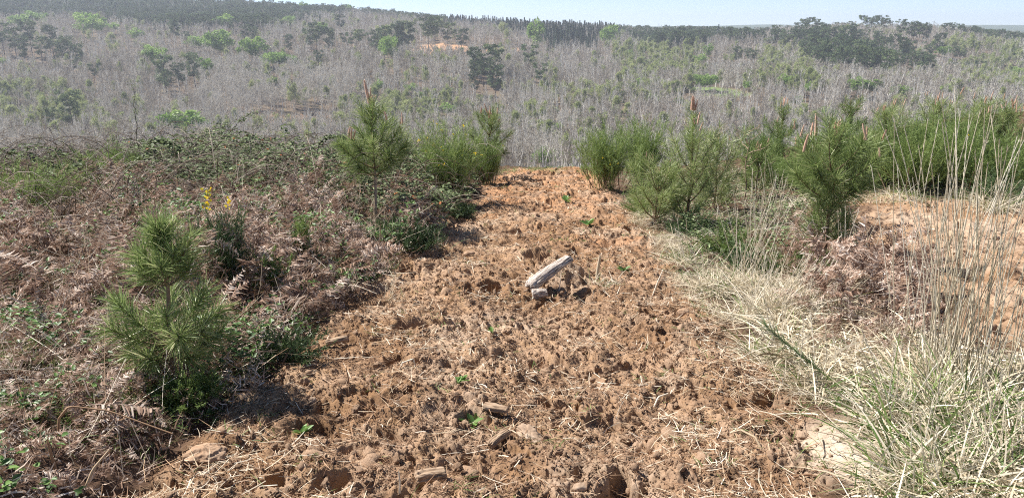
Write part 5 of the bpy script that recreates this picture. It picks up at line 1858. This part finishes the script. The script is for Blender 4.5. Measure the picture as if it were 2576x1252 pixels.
grass_tuft('green and cream grass tuft at the bottom right corner', gp(2330, 1262), .3, 10, 9, .4, 260, .3, .55, .09, (0, 0), (.6, 1), .002)
grass_tuft('bright green grass clump at the right picture edge', gp(2570, 985), .3, 4, 10, .4, 220, .26, .9, .09, (0, 0), (.5, .9), .002, group='low grass tufts')
grass_tuft('dry tussock with arching stems around the bare-stemmed pine', gp(905, 560), .62, 14, 11, .6, 90, .35, .4, .12, (0, 0), (.7, 1), .0024)
grass_tuft('small pale grass tuft right of the upright splinter on the strip', gp(1520, 720), .16, 0, 12, .4, 120, .19, .35, .05, (0, 0), (.6, 1), .002, group='low grass tufts', bw=.004)
grass_tuft('golden dry stalks on the bank at the far right picture edge', gp(2540, 430), .9, 22, 13, .35, 120, .4, .1, .3, (0, 0), (.5, .9), .0035)
grass_tuft('pale spiky straw tuft at the left strip edge', gp(985, 760), .24, 8, 14, .5, 60, .16, .1, .04, (0, 0), (.8, 1), .0022, group='low grass tufts')
grass_tuft('white straw tuft beside the dark shrub at the left strip edge', gp(1090, 625), .26, 8, 15, .5, 70, .2, .3, .05, (0, 0), (.8, 1), .0024, group='low grass tufts')

VT = [at(*q) for q in [(2330, 1215), (2240, 1120), (2060, 990), (1960, 900), (2000, 840), (2080, 800), (1880, 800), (1960, 760), (1800, 735), (1870, 740), (1730, 660), (2200, 900), (2280, 940)]]
for i, (a, b) in enumerate(sorted(VT, key=lambda q: q[1])):
    grass_tuft(f'bleached dry grass tussock on the right verge, {ORD[i]} one counting away from the camera', (a, b, float(hgt(np.array([a]), np.array([b]), False)[0])),
               .42, int(RNG.integers(5, 10)), 200 + i, .4, 260, .30, RNG.uniform(.08, .4), .07, (RNG.normal(.05, .12), 0), (.6, 1), .0022, .25, 'dry tussocks of the right verge', .007)

for i, (c, rw, lab) in enumerate([(2400, 1040, 'big curled tussock of cream and green blades under the tallest golden stalks'), (2490, 1120, 'big curled cream tussock right of the sandy hollow towards the picture corner'),
                                  (2330, 1090, 'big tussock of green and cream blades directly behind the sandy hollow'), (2570, 1190, 'big cream tussock cut by the right picture edge near the bottom'),
                                  (2440, 1235, 'big cream tussock at the bottom edge right of the sandy hollow')]):
    grass_tuft(lab, gp(c, rw), .5, 10, 240 + i, .4, 520, .42, .5 if 'green' in lab else .28, .12, (RNG.normal(0, .08), 0), (.45, 1), .0026, .25, 'big tussocks of the right corner', .010)

# a broom shoot fallen across the verge, and long straws bent over the right corner
x, y, z = gp(2145, 1010)
o = thing('broom_shoot', 'green broom shoot leaning up to the left over the pale verge', 'broom', (x, y, z))
_r = np.random.default_rng(6)
t = np.linspace(0, 1, 8)
C = np.stack([-.42 * t, .22 * t, .02 + .26 * t + .05 * t ** 2], -1)
mb = MB()
mb.tubes(C, .004 * (1.2 - t), 5, .9)
mb.build('stem', M_GRASS, o, True)
mb = MB()
k = 240
tt = _r.uniform(.3, 1, k)
P = np.stack([np.interp(tt, t, C[:, a]) for a in range(3)], -1)
mb.ribbons(P, nrm(np.array([-.7, .4, .5]) + _r.normal(0, .45, (k, 3))), _r.uniform(.03, .11, k), .0032, None, 2, _r.uniform(.6, 1, k), rng=_r)
mb.build('foliage', M_GORSE, o)

# leafy weed seedlings on the tilled soil
for i, (c, r, s_, lab) in enumerate([(1190, 1080, .075, 'two-leaved green seedling on the soil below centre'), (760, 1100, .06, 'green weed beside the dark hole at lower left'),
                                     (1240, 850, .05, 'dark green weed in the middle of the strip'), (1155, 970, .05, 'ragged green weed left of centre'),
                                     (1425, 510, .12, 'small grey-green plant on the far part of the strip'), (1480, 570, .12, 'green tuft near the right edge of the far strip'),
                                     (700, 590, .1, 'pale green weed in the bracken'), (1570, 690, .08, 'green weed at the verge')]):
    x, y, z = gp(c, r)
    n = 7
    a = RNG.uniform(0, 6.283, n)
    mb = MB()
    mb.leaves(RNG.normal(0, .006, (n, 3)), np.stack([np.cos(a), np.sin(a), RNG.uniform(.2, 1.2, n)], -1), np.stack([RNG.normal(0, .3, n), RNG.normal(0, .3, n), np.ones(n)], -1), s_, s_ * .5, RNG.uniform(.4, 1, n))
    tag(mb.build('weed_seedling', M_WEED, None, False, (x, y, z + .02)), lab, 'weed', 'green weeds on the soil')
